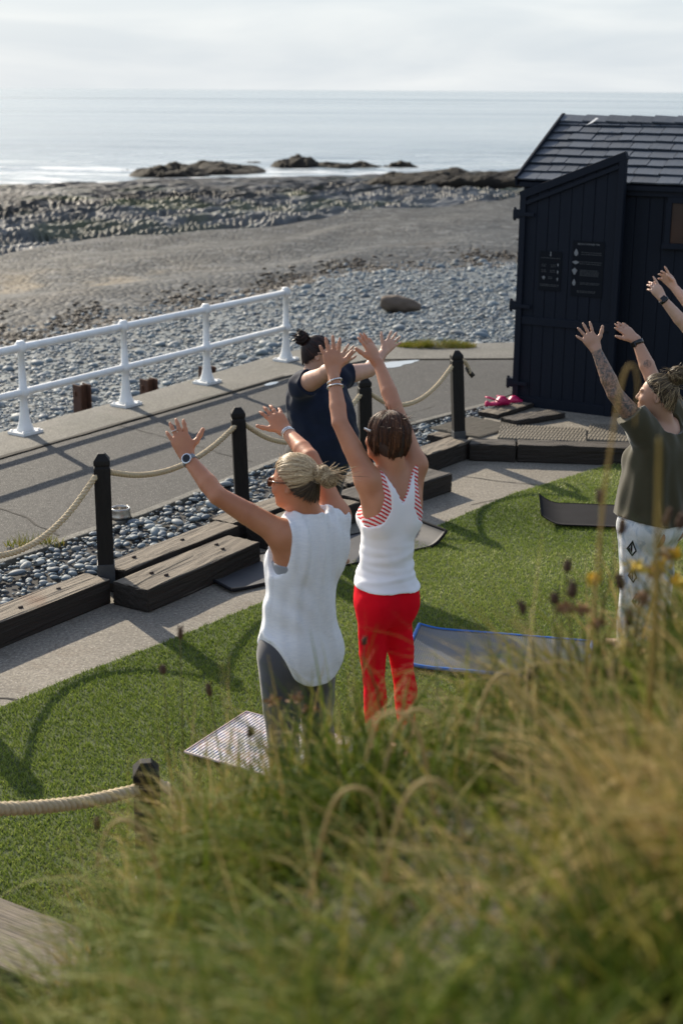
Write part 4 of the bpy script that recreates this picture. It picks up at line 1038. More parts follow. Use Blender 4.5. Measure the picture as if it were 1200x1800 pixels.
class Field:
    def __init__(s, prims, h, pad=0.03, lo=None, hi=None):
        add = [p for p in prims if not p.sub]
        s.lo = (np.min([p.lo for p in add], 0) if lo is None else np.asarray(lo, float)) - pad - 2 * h
        hi = (np.max([p.hi for p in add], 0) if hi is None else np.asarray(hi, float)) + pad + 2 * h
        s.h = h; s.n = np.maximum(4, np.ceil((hi - s.lo) / h).astype(int)); s.d = np.full(s.n, 1.0, dtype=np.float32); s.pad = pad
        for p in prims: s.apply(p)
    def sl(s, lo, hi):
        i0 = np.clip(np.floor((lo - s.lo) / s.h).astype(int), 0, s.n - 1); i1 = np.clip(np.ceil((hi - s.lo) / s.h).astype(int) + 1, 1, s.n)
        if np.any(i1 <= i0): return None, None
        g = [s.lo[k] + s.h * np.arange(i0[k], i1[k]) for k in range(3)]
        return tuple(slice(i0[k], i1[k]) for k in range(3)), (g[0][:, None, None], g[1][None, :, None], g[2][None, None, :])
    def apply(s, p):
        e = s.pad + p.k + 2 * s.h
        S, G = s.sl(p.lo - e, p.hi + e)
        if S is None: return
        b = p.fn(*G).astype(np.float32); a = s.d[S]
        if p.sub: s.d[S] = np.maximum(a, -b) if p.k <= 0 else -s._smin(-a, b, p.k)
        else: s.d[S] = s._smin(a, b, p.k) if p.k > 0 else np.minimum(a, b)
    @staticmethod
    def _smin(a, b, k):
        h = np.maximum(k - np.abs(a - b), 0) / k
        return np.minimum(a, b) - h * h * k * 0.25
    def grid(s):
        g = [s.lo[k] + s.h * np.arange(s.n[k]) for k in range(3)]
        return g[0][:, None, None], g[1][None, :, None], g[2][None, None, :]
    def mesh(s):
        d = s.d.copy()
        for ax in range(3):
            sl0 = [slice(None)] * 3
            for e in (0, -1): sl0[ax] = e; d[tuple(sl0)] = np.maximum(d[tuple(sl0)], 0.01)
        return surface_nets(d, s.lo, s.h)
def surface_nets(d, lo, h):
    n = d.shape; ins = d < 0
    cnt = np.zeros(tuple(k - 1 for k in n), np.uint8)
    for i in (0, 1):
        for j in (0, 1):
            for k in (0, 1): cnt += ins[i:n[0] - 1 + i, j:n[1] - 1 + j, k:n[2] - 1 + k]
    act = (cnt > 0) & (cnt < 8)
    I = np.argwhere(act)
    idx = np.full(act.shape, -1, np.int32); idx[act] = np.arange(len(I), dtype=np.int32)
    acc = np.zeros((len(I), 3)); num = np.zeros(len(I))
    C = [(i, j, k) for i in (0, 1) for j in (0, 1) for k in (0, 1)]
    D = {c: d[I[:, 0] + c[0], I[:, 1] + c[1], I[:, 2] + c[2]] for c in C}
    for a in C:
        for ax in range(3):
            if a[ax]: continue
            b = list(a); b[ax] = 1; b = tuple(b)
            da, db = D[a], D[b]; m = (da < 0) != (db < 0)
            t = np.where(m, da / np.where(m, da - db, 1), 0)
            for q in range(3): acc[:, q] += np.where(m, a[q] + (t if q == ax else 0), 0)
            num += m
    V = (I + acc / num[:, None]) * h + lo
    Fs = []
    for ax in range(3):
        o1, o2 = [(1, 2), (2, 0), (0, 1)][ax]
        sa = [slice(1, -1)] * 3; sa[ax] = slice(0, -1); sb = [slice(1, -1)] * 3; sb[ax] = slice(1, None)
        A, B = ins[tuple(sa)], ins[tuple(sb)]
        for flip in (False, True):
            m = (A & ~B) if not flip else (~A & B)
            P = np.argwhere(m)
            if len(P) == 0: continue
            off = np.ones(3, int); off[ax] = 0; P = P + off
            def cell(u, v):
                q = P.copy(); q[:, o1] -= u; q[:, o2] -= v; return idx[q[:, 0], q[:, 1], q[:, 2]]
            quad = np.stack([cell(1, 1), cell(0, 1), cell(0, 0), cell(1, 0)], 1)
            Fs.append(quad if not flip else quad[:, ::-1])
    Fc = np.concatenate(Fs)
    Fc = Fc[(Fc >= 0).all(1)]
    return V, Fc
def relax(V, Fc, it=2, lam=0.5):
    n = len(V)
    E = np.concatenate([Fc[:, [0, 1]], Fc[:, [1, 2]], Fc[:, [2, 3]], Fc[:, [3, 0]]])
    for _ in range(it):
        for l in (lam, -lam * 1.03):
            s_ = np.zeros_like(V); c = np.bincount(E[:, 0], minlength=n) + np.bincount(E[:, 1], minlength=n)
            for q in range(3): s_[:, q] = np.bincount(E[:, 0], V[E[:, 1], q], n) + np.bincount(E[:, 1], V[E[:, 0], q], n)
            V = V + l * (s_ / np.maximum(c, 1)[:, None] - V)
    return V
def sdf_obj(name, field, mat, root, it=2, attr=None):
    V, Fc = field.mesh()
    if it: V = relax(V, Fc, it)
    at = attr(V) if attr else None
    me = np_mesh(name, V - np.array(root.location), Fc, True, at)
    return link(name, me, mat, root)

def hand(pr, wr, tip, T, Pn, s=1.0, curl=(0.18, 0.14, 0.16, 0.22), spread=1.0, thumb=(0.62, 0.75, 0.1), r=1.0):
    s = s * 0.94; wr = np.asarray(wr, float); D = nz(np.asarray(tip, float) - wr); T = np.asarray(T, float); T = nz(T - D * (T @ D))
    N = np.cross(D, T); N = N if N @ np.asarray(Pn, float) > 0 else -N
    ax = [T, D, N]
    pr.append(el(wr + D * 0.046 * s, ax, A_(0.037, 0.056, 0.0155) * s, 0.018))
    pr.append(el(wr + D * 0.068 * s + T * 0.002, ax, A_(0.041, 0.030, 0.0135) * s, 0.012))
    pr.append(rc(wr + D * 0.012 * s + T * 0.018 * s + N * 0.006, wr + D * 0.05 * s + T * 0.030 * s + N * 0.008, 0.016 * s, 0.013 * s, 0.015))
    for i, (o, L, sp) in enumerate(((0.030, 0.071, 0.17), (0.0105, 0.079, 0.03), (-0.010, 0.073, -0.10), (-0.029, 0.057, -0.27))):
        d = nz(D + T * sp * spread); p = wr + D * (0.083 - 0.012 * (i == 3) - 0.004 * (i == 0)) * s + T * o * s
        rr = 0.0086 * s * r * (0.9 if i == 3 else 1.0); c = curl[i]
        for j, f in enumerate((0.45, 0.31, 0.24)):
            ang = c * (0.7, 1.3, 1.0)[j]
            d = nz(d * math.cos(ang) + N * math.sin(ang))
            q = p + d * L * f * s
            pr.append(rc(p, q, rr, rr * 0.92, 0.007)); p = q; rr *= 0.92
    d = nz(D * thumb[0] + T * thumb[1] + N * thumb[2]); p = wr + D * 0.030 * s + T * 0.027 * s + N * 0.004
    for j, (L, rr) in enumerate(((0.036, 0.0125), (0.030, 0.0105), (0.026, 0.0095))):
        q = p + d * L * s; pr.append(rc(p, q, rr * s * r, rr * 0.9 * s * r, 0.009)); p = q
        d = nz(d + D * 0.18)
    return ax

def frame(F, U=(0, 0, 1)):
    U = nz(U); F = np.asarray(F, float); F = nz(F - U * (F @ U)); R = np.cross(F, U)
    return R, F, U

HS = 0.90   # head size
def build_prims(J, F, w=1.0, d=1.0, Fh=None, Uh=(0, 0, 1), armr=1.0, legr=1.0, bust=1.0, hands=None, belly=0.0):
    """J joints (world). Returns dict of prim lists and frames."""
    J = {k: np.asarray(v, float) for k, v in J.items()}
    P, N = J['pel'], J['neck']; A = N - P
    R, Ff, U = frame(F, A); ax = [R, Ff, U]; al = np.linalg.norm(A) / 0.54
    G = {'torso': [], 'leg': [], 'arm': [], 'head': []}
    t = G['torso']
    t.append(el(P + A * 0.02, ax, A_(0.165 * w, 0.118 * d, 0.125 * al), 0.04))
    t.append(el(P + A * 0.30 + Ff * 0.006, ax, A_(0.128 * w, 0.096 * d, 0.15 * al), 0.06))
    if belly: t.append(el(P + A * 0.28 + Ff * 0.05, ax, A_(0.145 * w, (0.10 + belly) * d, 0.17 * al), 0.07))
    t.append(el(P + A * 0.64 + Ff * 0.012, ax, A_(0.140 * w, 0.108 * d, 0.19 * al), 0.06))
    t.append(el(P + A * 0.84, ax, A_(0.135 * w, 0.080 * d, 0.095 * al), 0.05))
    for s_, k in ((-1, 'L'), (1, 'R')):
        sh = J['sh' + k]
        t.append(rc(P + A * 0.90 + R * s_ * 0.03, sh, 0.055, 0.050 * armr, 0.045))
        t.append(rc(sh - U * 0.015, P + A * 0.62 + R * s_ * 0.095 * w - Ff * 0.025, 0.046 * armr, 0.062, 0.05))     # lats
        t.append(el(P + A * 0.76 + R * s_ * 0.075 * w - Ff * 0.07 * d, ax, A_(0.058, 0.028, 0.075), 0.035))           # shoulder blade
        t.append(el(P + A * 0.62 + R * s_ * 0.072 * w + Ff * 0.085 * d, ax, A_(0.066, 0.058, 0.066) * bust, 0.04))
        t.append(el(P - U * 0.035 + R * s_ * 0.075 * w - Ff * 0.060 * d, ax, A_(0.092 * w, 0.084 * d, 0.10), 0.045))      # glutes
    g = G['leg']; g += [t[0], t[1]] + [q for q in t if False]
    for s_, k in ((-1, 'L'), (1, 'R')):
        g.append(el(P - U * 0.035 + R * s_ * 0.075 * w - Ff * 0.060 * d, ax, A_(0.092 * w, 0.084 * d, 0.10), 0.045))
        hip = P + R * s_ * 0.088 * w - U * 0.05; kn, an = J['kn' + k], J['an' + k]
        g.append(rc(hip, hip * 0.35 + kn * 0.65, 0.096 * legr * w, 0.066 * legr, 0.045)); g.append(rc(hip * 0.35 + kn * 0.65, kn, 0.066 * legr, 0.053 * legr, 0.006))
        v = nz(an - kn); fo = nz(Ff - v * (Ff @ v))
        g.append(rc(kn, an, 0.050 * legr, 0.034, 0.008)); g.append(el(kn + (an - kn) * 0.30 - fo * 0.022, [R, fo, v], A_(0.048, 0.046, 0.115) * legr, 0.03))
        foot = [rc(an - v * 0.01 - fo * 0.015, an + v * 0.035 + fo * 0.06, 0.034, 0.030, 0.02), rc(an + v * 0.045 + fo * 0.05, an + v * 0.052 + fo * 0.15, 0.030, 0.018, 0.02), rc(an + v * 0.035 - fo * 0.03, an + v * 0.05 + fo * 0.05, 0.026, 0.026, 0.02)]
        G.setdefault('foot', []).extend(foot)
    a = G['arm']
    for k in 'LR':
        sh, e, wv = J['sh' + k], J['el' + k], J['wr' + k]
        a.append(rc(sh, sh * 0.45 + e * 0.55, 0.053 * armr, 0.045 * armr, 0.03)); a.append(rc(sh * 0.45 + e * 0.55, e, 0.045 * armr, 0.036 * armr, 0.005))
        mid = e * 0.68 + wv * 0.32
        a.append(rc(e, mid, 0.036 * armr, 0.0375 * armr, 0.008)); a.append(rc(mid, wv, 0.0375 * armr, 0.0245 * armr ** 0.5, 0.005))
        if hands and k in hands: hand(a, wv, J['tip' + k], **hands[k])
    # head
    Rh, FH, UH = frame(Fh if Fh is not None else F, Uh); hx = [Rh, FH, UH]; c = J['head']; h = G['head']
    at = lambda r_, f_, u_: c + (Rh * r_ + FH * f_ + UH * u_) * HS
    h.append(rc(N - A * 0.03, at(0, -0.03, -0.05), 0.056, 0.052, 0.03))
    h.append(rc(N + A * 0.02 + Ff * 0.02, at(0, 0.01, -0.075), 0.05, 0.045, 0.03))
    h.append(el(at(0, -0.012, 0.028), hx, HS * A_(0.075, 0.096, 0.086), 0.02))
    h.append(el(at(0, 0.028, -0.025), hx, HS * A_(0.062, 0.066, 0.086), 0.03))
    h.append(el(at(0, 0.050, -0.075), hx, HS * A_(0.044, 0.044, 0.040), 0.03))
    h.append(el(at(0, 0.084, -0.097), hx, HS * A_(0.022, 0.016, 0.016), 0.02))
    h.append(rc(at(0, 0.090, 0.010), at(0, 0.110, -0.028), 0.008, 0.0105, 0.014))
    for s_ in (-1, 1):
        h.append(el(at(s_ * 0.010, 0.100, -0.032), hx, HS * A_(0.010, 0.010, 0.008), 0.008))
        h.append(el(at(s_ * 0.036, 0.070, -0.028), hx, HS * A_(0.024, 0.022, 0.022), 0.02))
        h.append(el(at(s_ * 0.030, 0.096, 0.008), hx, HS * A_(0.017, 0.015, 0.011), 0.010, True))
        h.append(el(at(s_ * 0.030, 0.078, 0.006), hx, HS * A_(0.013, 0.013, 0.012), 0.003))
        h.append(el(at(s_ * 0.028, 0.088, 0.024), hx, HS * A_(0.024, 0.010, 0.007), 0.010))
        ex = [nz(Rh * s_ + FH * -0.35), nz(FH * 1 + Rh * s_ * 0.35), UH]
        h.append(el(at(s_ * 0.076, -0.012, -0.010), ex, HS * A_(0.009, 0.019, 0.031), 0.006))
        h.append(el(at(s_ * 0.084, -0.006, -0.008), ex, HS * A_(0.006, 0.010, 0.018), 0.004, True))
    h.append(el(at(0, 0.094, -0.060), hx, HS * A_(0.023, 0.010, 0.0055), 0.007))
    h.append(el(at(0, 0.092, -0.070), hx, HS * A_(0.020, 0.010, 0.0065), 0.006))
    return G, dict(P=P, N=N, A=A, R=R, F=Ff, U=U, c=c, Rh=Rh, Fh=FH, Uh=UH, J=J)

# ---- hair strands
def strands_mesh(name, paths, rad, mat, root, nside=4, taper=True):
    Vs, Fs, At = [], [], []; off = 0
    base = np.array(root.location)
    for path in paths:
        p = np.asarray(path); m = len(p)
        t = np.gradient(p, axis=0); t /= np.linalg.norm(t, axis=1)[:, None] + 1e-9
        ref = nz(RNG.normal(size=3)); x = np.cross(t, ref); x /= np.linalg.norm(x, axis=1)[:, None] + 1e-9; y = np.cross(t, x)
        r = rad * RNG.uniform(0.7, 1.35) * (np.interp(np.linspace(0, 1, m), [0, 0.1, 0.75, 1], [0.7, 1, 0.9, 0.15]) if taper else np.ones(m))
        ang = np.arange(nside) * 2 * np.pi / nside
        V = p[:, None, :] + r[:, None, None] * (np.cos(ang)[None, :, None] * x[:, None, :] + np.sin(ang)[None, :, None] * y[:, None, :])
        i = np.arange(m - 1)[:, None] * nside; k = np.arange(nside)[None, :]
        Fq = np.stack([i + k, i + (k + 1) % nside, i + nside + (k + 1) % nside, i + nside + k], -1).reshape(-1, 4)
        Vs.append(V.reshape(-1, 3)); Fs.append(Fq + off); off += m * nside; At.append(np.full(len(Fq), RNG.uniform()))
    me = np_mesh(name, np.concatenate(Vs) - base, np.concatenate(Fs), True, {'v': ('FACE', np.concatenate(At))})
    return link(name, me, mat, root)
def hair_mat(name, stops, rough=0.4):
    m = NT(name); c = m.ramp(m.attr('v'), stops)
    return m.done(c, rough, spec=0.35)
def head_pt(fr, d, k=1.0):
    """point on the hair surface of the cranium in head-frame direction d (r,f,u)"""
    d = nz(d); r = A_(0.080, 0.102, 0.092) * k * HS
    if d[2] < 0:
        hl = math.hypot(d[0], d[1]) + 1e-6; dep = min(0.125, -d[2] / hl * 0.092) * HS; sx, sy = d[0] / hl, d[1] / hl; rad = 1 / math.sqrt((sx / r[0]) ** 2 + (sy / r[1]) ** 2) * (1 - 1.3 * max(dep - 0.02, 0))
        return fr['c'] + fr['Rh'] * sx * rad + fr['Fh'] * (sy * rad - 0.012 * HS) + fr['Uh'] * (0.026 * HS - dep)
    q = d / math.sqrt(((d / r) ** 2).sum())
    return fr['c'] + fr['Rh'] * q[0] + fr['Fh'] * (q[1] - 0.012 * HS) + fr['Uh'] * (q[2] + 0.026 * HS)
def swept_strands(fr, target, n, start, k0=1.0, lift=0.05, npt=14, seed=0):
    """strands from hairline directions start(rs) pulled back to direction target"""
    rs = np.random.default_rng(seed); out = []; tg = nz(target)
    nl = 220; LS = [nz(start(rs)) for _ in range(nl)]; LE = [tg + rs.normal(0, 0.07, 3) for _ in range(nl)]; LKk = rs.uniform(0.995, 1.03, nl); LW = rs.normal(0, 0.04, (nl, 3))
    for _ in range(n):
        q_ = rs.integers(nl); s0 = nz(LS[q_] + rs.normal(0, 0.045, 3)); e0 = nz(LE[q_] + rs.normal(0, 0.02, 3)); pts = []; kk = k0 * LKk[q_] * rs.uniform(0.992, 1.010); wob = LW[q_] + rs.normal(0, 0.012, 3)
        for i in range(npt):
            t = i / (npt - 1); dd = nz(s0 * (1 - t) + e0 * t) + wob * math.sin(math.pi * t)
            pts.append(head_pt(fr, dd, kk * (1 + lift * math.sin(math.pi * min(t * 1.1, 1)))))
        out.append(np.array(pts))
    return out
def bun_strands(c, r, n, seed=0, squash=(1, 1, 1), axes=np.eye(3)):
    rs = np.random.default_rng(seed); out = []
    for _ in range(n):
        a = nz(rs.normal(size=3)); b = nz(np.cross(a, rs.normal(size=3))); r_ = r * rs.uniform(0.72, 1.06); ph = rs.uniform(0, 6.28); L = rs.uniform(1.8, 3.8)
        t = np.linspace(0, L, 14) + ph
        q = (np.cos(t)[:, None] * a + np.sin(t)[:, None] * b) * r_ * (1 + 0.06 * np.sin(3 * t + ph))[:, None] * np.array(squash)
        out.append(np.asarray(c) + q @ np.asarray(axes))
    return out
def wisps(starts, dirs, n, L, seed=0, droop=0.4, curl=0.02):
    rs = np.random.default_rng(seed); out = []
    for i in range(n):
        k = rs.integers(len(starts)); p = np.asarray(starts[k]) + rs.normal(0, 0.008, 3); d = nz(np.asarray(dirs[k]) + rs.normal(0, 0.28, 3)); l = L * rs.uniform(0.5, 1.2); pts = [p]
        cv = rs.normal(0, curl, 3) * 8
        for j in range(11):
            d = nz(d + A_(0, 0, -droop * 0.08) + cv * 0.08); p = p + d * l / 11; pts.append(p)
        out.append(np.array(pts))
    return out
def ring(c, axis, r, tube_r, name, mat, root, n=20, sq=1.0):
    axis = nz(axis); x = nz(np.cross(axis, A_(0.3, 0.2, 0.9))); y = np.cross(axis, x); b = np.array(root.location)
    pts = [Vector(np.asarray(c) - b + (x * math.cos(a) + y * math.sin(a) * sq) * r) for a in [2 * math.pi * i / n for i in range(n + 1)]]
    return link(name, MB().tube(pts, tube_r, 6, False).mesh(name), mat, root)
def band(c, axis, r, wdt, name, mat, root, n=24, th=0.003):
    axis = nz(axis); x = nz(np.cross(axis, A_(0.3, 0.2, 0.9))); y = np.cross(axis, x); c = np.asarray(c) - np.array(root.location)
    vs = []; fs = []
    for i in range(n):
        a = 2 * math.pi * i / n; u = x * math.cos(a) + y * math.sin(a)
        for (rr, o) in ((r, -wdt / 2), (r + th, -wdt / 2), (r + th, wdt / 2), (r, wdt / 2)): vs.append(tuple(c + u * rr + axis * o))
    for i in range(n):
        j = (i + 1) % n
        fs += [(i * 4 + q, j * 4 + q, j * 4 + (q + 1) % 4, i * 4 + (q + 1) % 4) for q in range(4)]
    return link(name, MB().add(vs, fs, True).mesh(name), mat, root)
def disc(c, nrm, up, r, th, name, mat, parent, root, square=False):
    nrm = nz(nrm); up = np.asarray(up, float); up = nz(up - nrm * (up @ nrm)); x = np.cross(up, nrm); c = np.asarray(c) - np.array(root.location)
    n = 4 if square else 20; vs = []
    for o in (0, th):
        for i in range(n):
            a = 2 * math.pi * (i + (0.5 if square else 0)) / n; rr = r * (1.3 if square else 1)
            vs.append(tuple(c + nrm * o + (x * math.cos(a) + up * math.sin(a)) * rr))
    fs = [tuple(range(n - 1, -1, -1)), tuple(range(n, 2 * n))] + [(i, (i + 1) % n, n + (i + 1) % n, n + i) for i in range(n)]
    return link(name, MB().add(vs, fs).mesh(name, bevel=min(th * 0.4, 0.002)), mat, parent)
def cloth_noise(X, Y, Z, sx, sz, seed):
    return (np.sin(X * sx + 1.3 * np.sin(Z * sz + seed)) * np.sin(Y * sx * 0.9 + seed * 2.1 + 1.1 * np.sin(Z * sz * 1.3)) + 0.6 * np.sin((X + Y) * sx * 1.9 + Z * sz * 0.7 + seed * 3.3) * np.sin((X - Y) * sx * 1.4 + seed))
def mat_skin(name, c, c2):
    m = NT(name); v = m.coord('Object')
    col = m.mix(m.ramp(m.noise(v, 9, 5), [(0.35, 0), (0.7, 1)]), c, c2)
    m.done(col, m.ramp(m.noise(v, 30, 3), [(0.3, 0.42), (0.7, 0.58)]), m.bump(m.noise(v, 160, 4), 0.12, 0.002), spec=0.4)
    m.b.inputs['Subsurface Weight'].default_value = 0.12; m.b.inputs['Subsurface Radius'].default_value = (0.012, 0.005, 0.003); m.b.inputs['Subsurface Scale'].default_value = 0.6
    return m.m
def mat_cloth(name, c, c2=None, rough=0.85, weave=420, bump=0.2, sheen=0.2, trans=0.0, scale=6):
    m = NT(name); v = m.coord('Object')
    col = c if c2 is None else m.mix(m.ramp(m.noise(v, scale, 5), [(0.35, 0), (0.7, 1)]), c, c2)
    wv = m.noise(m.coord('Object', (1, 1, 0.5)), weave, 2)
    m.done(col, rough, m.bump(m.math('ADD', wv, m.math('MULTIPLY', m.noise(v, 26, 3), 1.2)), bump, 0.003), spec=0.08)
    m.b.inputs['Sheen Weight'].default_value = sheen
    return m.m

from mathutils.bvhtree import BVHTree
HB, HG = 0.0056, 0.0062
def person(label, G, fr, skin, base, attr=None):
    root = thing('person', label, 'person', base, 'people in the yoga class')
    allp = G['torso'] + G['leg'] + G.get('foot', []) + G['arm'] + G['head']
    sdf_obj('body', Field(allp, HB, 0.012), skin, root, 1, attr)
    return root
def loc(fr, X, Y, Z):
    P, R, F, U = fr['P'], fr['R'], fr['F'], fr['U']
    x, y, z = X - P[0], Y - P[1], Z - P[2]
    return x * R[0] + y * R[1] + z * R[2], x * F[0] + y * F[1] + z * F[2], x * U[0] + y * U[1] + z * U[2]
def tight(name, prims, off, cut, mat, root, h=HG, noise=None, it=2):
    f = Field(prims, h, off + 0.02); G_ = f.grid()
    d = f.d - off
    if noise: d = d + noise(*G_)
    f.d = np.maximum(d, cut(*G_)).astype(np.float32)
    return sdf_obj(name, f, mat, root, it), f
def loft(fr, secs):
    us = np.array([s[0] for s in secs]); a_ = np.array([s[1] for s in secs]); b_ = np.array([s[2] for s in secs]); fo = np.array([s[3] if len(s) > 3 else 0 for s in secs]); ro = np.array([s[4] if len(s) > 4 else 0 for s in secs])
    def fn(X, Y, Z):
        r, f, u = loc(fr, X, Y, Z); uu = np.clip(u, us[0], us[-1])
        a = np.interp(uu, us, a_); b = np.interp(uu, us, b_); f = f - np.interp(uu, us, fo); r = r - np.interp(uu, us, ro)
        d = (np.sqrt((r / a) ** 2 + (f / b) ** 2) - 1) * np.minimum(a, b)
        return np.maximum(d, np.maximum(u - us[-1], us[0] - u))
    m_ = max(a_.max(), b_.max()) + 0.05; c0 = fr['P'] + fr['U'] * us[0]; c1 = fr['P'] + fr['U'] * us[-1]
    return Pr(fn, np.minimum(c0, c1) - m_, np.maximum(c0, c1) + m_, 0.03)
def hair_cap(fr, mat, root, name='hair_base', grow=0.002, cutoff=-0.026, slope=0.93):
    c = fr['c']; hx = [fr['Rh'], fr['Fh'], fr['Uh']]
    f = Field([el(c + (fr['Uh'] * 0.028 - fr['Fh'] * 0.012) * HS, hx, A_(0.075, 0.096, 0.086) * HS + grow, 0.02), el(c - (fr['Fh'] * 0.03 + fr['Uh'] * 0.03) * HS, hx, A_(0.058, 0.052, 0.055) * HS + grow, 0.03)], 0.006, 0.01)
    X, Y, Z = f.grid(); x, y, z = X - c[0], Y - c[1], Z - c[2]
    ff = x * fr['Fh'][0] + y * fr['Fh'][1] + z * fr['Fh'][2]; uu = x * fr['Uh'][0] + y * fr['Uh'][1] + z * fr['Uh'][2]
    f.d = np.maximum(f.d, (slope * ff + cutoff * -1 - 0.018 - uu)).astype(np.float32)
    return sdf_obj(name, f, mat, root, 2)
def hairline(lo=-3.14159, hi=3.14159):
    def st(rs):
        ph = rs.uniform(lo, hi); u = np.interp(abs(ph), [0, 0.9, 1.5, 1.9, 2.5, 3.15], [0.95, 0.62, 0.02, -0.55, -0.95, -1.12]); return A_(math.sin(ph), math.cos(ph), u + rs.uniform(-0.10, 0.30))
    return st
def glasses(fr, mat, lens, root):
    c, Rh, Fh, Uh = fr['c'] - np.array(root.location), fr['Rh'], fr['Fh'], fr['Uh']
    at = lambda r, f, u: Vector(c + (Rh * r + Fh * f + Uh * u) * HS)
    mb = MB()
    for s_ in (-1, 1): mb.tube([at(s_ * 0.062, 0.088, 0.014), at(s_ * 0.076, 0.05, 0.014), at(s_ * 0.082, -0.01, 0.012), at(s_ * 0.083, -0.03, -0.002)], [0.005, 0.0035, 0.003, 0.003], 6)
    mb.tube([at(-0.012, 0.108, 0.016), at(0.012, 0.108, 0.016)], 0.003, 6)
    g = link('sunglasses', mb.mesh('sunglasses'), mat, root)
    for s_ in (-1, 1):
        l = MB(); n = 16; vs = []
        for th in (0, 0.004):
            for i in range(n):
                a = 2 * math.pi * i / n; vs.append(at(s_ * (0.036 + 0.028 * math.cos(a)), 0.106 + th - 0.010 * (0.5 + 0.5 * math.cos(a)), 0.004 + 0.022 * math.sin(a)))
        l.add(vs, [tuple(range(n)), tuple(range(2 * n - 1, n - 1, -1))] + [(i, (i + 1) % n, n + (i + 1) % n, n + i) for i in range(n)])
        link('lens', l.mesh('lens'), lens, g)
M_BLK = simple('black_plastic', (0.008, 0.008, 0.009), None, 0.3, 1, 10, 0)
M_LENS = simple('dark_lens', (0.006, 0.006, 0.007), None, 0.06, 1, 10, 0)
M_TORT = simple('tortoiseshell', (0.16, 0.05, 0.015), (0.03, 0.012, 0.006), 0.2, 90, 10, 0)
m = NT('silver'); M_SILV = m.done((0.7, 0.7, 0.7), 0.25, None, metal=1.0)
m = NT('gold'); M_GOLD = m.done((0.75, 0.5, 0.18), 0.3, None, metal=1.0)
M_GREYSTRAP = simple('grey_strap', (0.20, 0.21, 0.23), None, 0.6, 1, 60, 0.1)

# =============================================================== blonde woman, white sleeveless shirt
FB = (-0.68, 0.73, 0)
JB = dict(pel=(-0.172, 5.38, 0.852), neck=(-0.128, 5.385, 1.385), head=(-0.185, 5.37, 1.528), shL=(-0.228, 5.29, 1.335), elL=(-0.476, 5.27, 1.496), wrL=(-0.607, 5.40, 1.617), tipL=(-0.678, 5.47, 1.786),
          shR=(-0.022, 5.49, 1.355), elR=(-0.129, 5.60, 1.565), wrR=(-0.233, 5.80, 1.628), tipR=(-0.359, 5.90, 1.776), knL=(-0.238, 5.35, 0.455), knR=(-0.095, 5.44, 0.455), anL=(-0.235, 5.34, 0.085), anR=(-0.088, 5.43, 0.085))
G, fr = build_prims(JB, FB, 0.90, 0.92, (-0.86, 0.50, 0.05), (-0.10, 0.04, 1), 1.0, 1.12, 1.0,
                    {'L': dict(T=(1, 0.15, 0.15), Pn=(0, 1, 0), s=1.04, curl=(0.10, 0.08, 0.10, 0.12), spread=0.8, thumb=(0.50, 0.86, 0.0)), 'R': dict(T=(-0.55, -0.55, -0.6), Pn=(-0.5, 0.8, 0.1), s=1.0, curl=(0.12, 0.14, 0.2, 0.28))})
SK_B = mat_skin('tanned_skin', (0.52, 0.225, 0.120), (0.42, 0.165, 0.085))
rb = person('blonde woman in loose white sleeveless shirt and grey leggings, arms raised', G, fr, SK_B, (-0.172, 5.38, 0.0))
M_GREYL = mat_cloth('grey_leggings', (0.085, 0.085, 0.092), (0.068, 0.068, 0.075), 0.9, 500, 0.25, 0.4)
tight('leggings', G['torso'] + G['leg'], 0.006, lambda X, Y, Z: np.maximum(0.16 - Z, loc(fr, X, Y, Z)[2] - 0.12), M_GREYL, rb)
tight('bra', G['torso'] + G['leg'], 0.004, lambda X, Y, Z: np.maximum(loc(fr, X, Y, Z)[2] - 0.36, 0.20 - loc(fr, X, Y, Z)[2]), mat_cloth('grey_bra', (0.30, 0.31, 0.33)), rb)
m = NT('white_slub_cotton'); _v = m.coord('Object', (1, 1, 6)); slub = m.noise(_v, 34, 5, 0.65)
_c = m.mix(m.ramp(slub, [(0.35, 0), (0.65, 1)]), (0.82, 0.83, 0.86), (0.93, 0.93, 0.94))
m.done(_c, 0.9, m.bump(m.math('ADD', m.noise(_v, 120, 3), m.math('MULTIPLY', slub, 0.8)), 0.35, 0.003), spec=0.15)
tr = m.n('ShaderNodeBsdfTranslucent', {0: (0.9, 0.9, 0.9, 1)}); mxs = m.n('ShaderNodeMixShader', {0: 0.06}); m.l(m.b.outputs[0], mxs.inputs[1]); m.l(tr.outputs[0], mxs.inputs[2]); m.l(mxs.outputs[0], m.out.inputs[0])
M_SLUB = m.m
lf = loft(fr, [(-0.30, 0.166, 0.150, -0.018, -0.010), (-0.05, 0.164, 0.148, -0.014, -0.010), (0.1, 0.148, 0.126, -0.006, -0.010), (0.28, 0.134, 0.110, 0, -0.012), (0.40, 0.130, 0.102, 0, -0.010), (0.47, 0.118, 0.088), (0.52, 0.095, 0.078), (0.55, 0.072, 0.068)])
f = Field(G['torso'] + G['leg'] + [lf, rc(fr['P'] + fr['A'] * 0.93, fr['P'] * 0.45 + fr['A'] * 0.42 + A_(*JB['shL']) * 0.55, 0.064, 0.058, 0.03), rc(fr['P'] + fr['A'] * 0.90, fr['P'] * 0.5 + fr['A'] * 0.44 + A_(*JB['shR']) * 0.5, 0.062, 0.055, 0.03)], 0.0055, 0.05)
X, Y, Z = f.grid(); r_, f_, u_ = loc(fr, X, Y, Z)
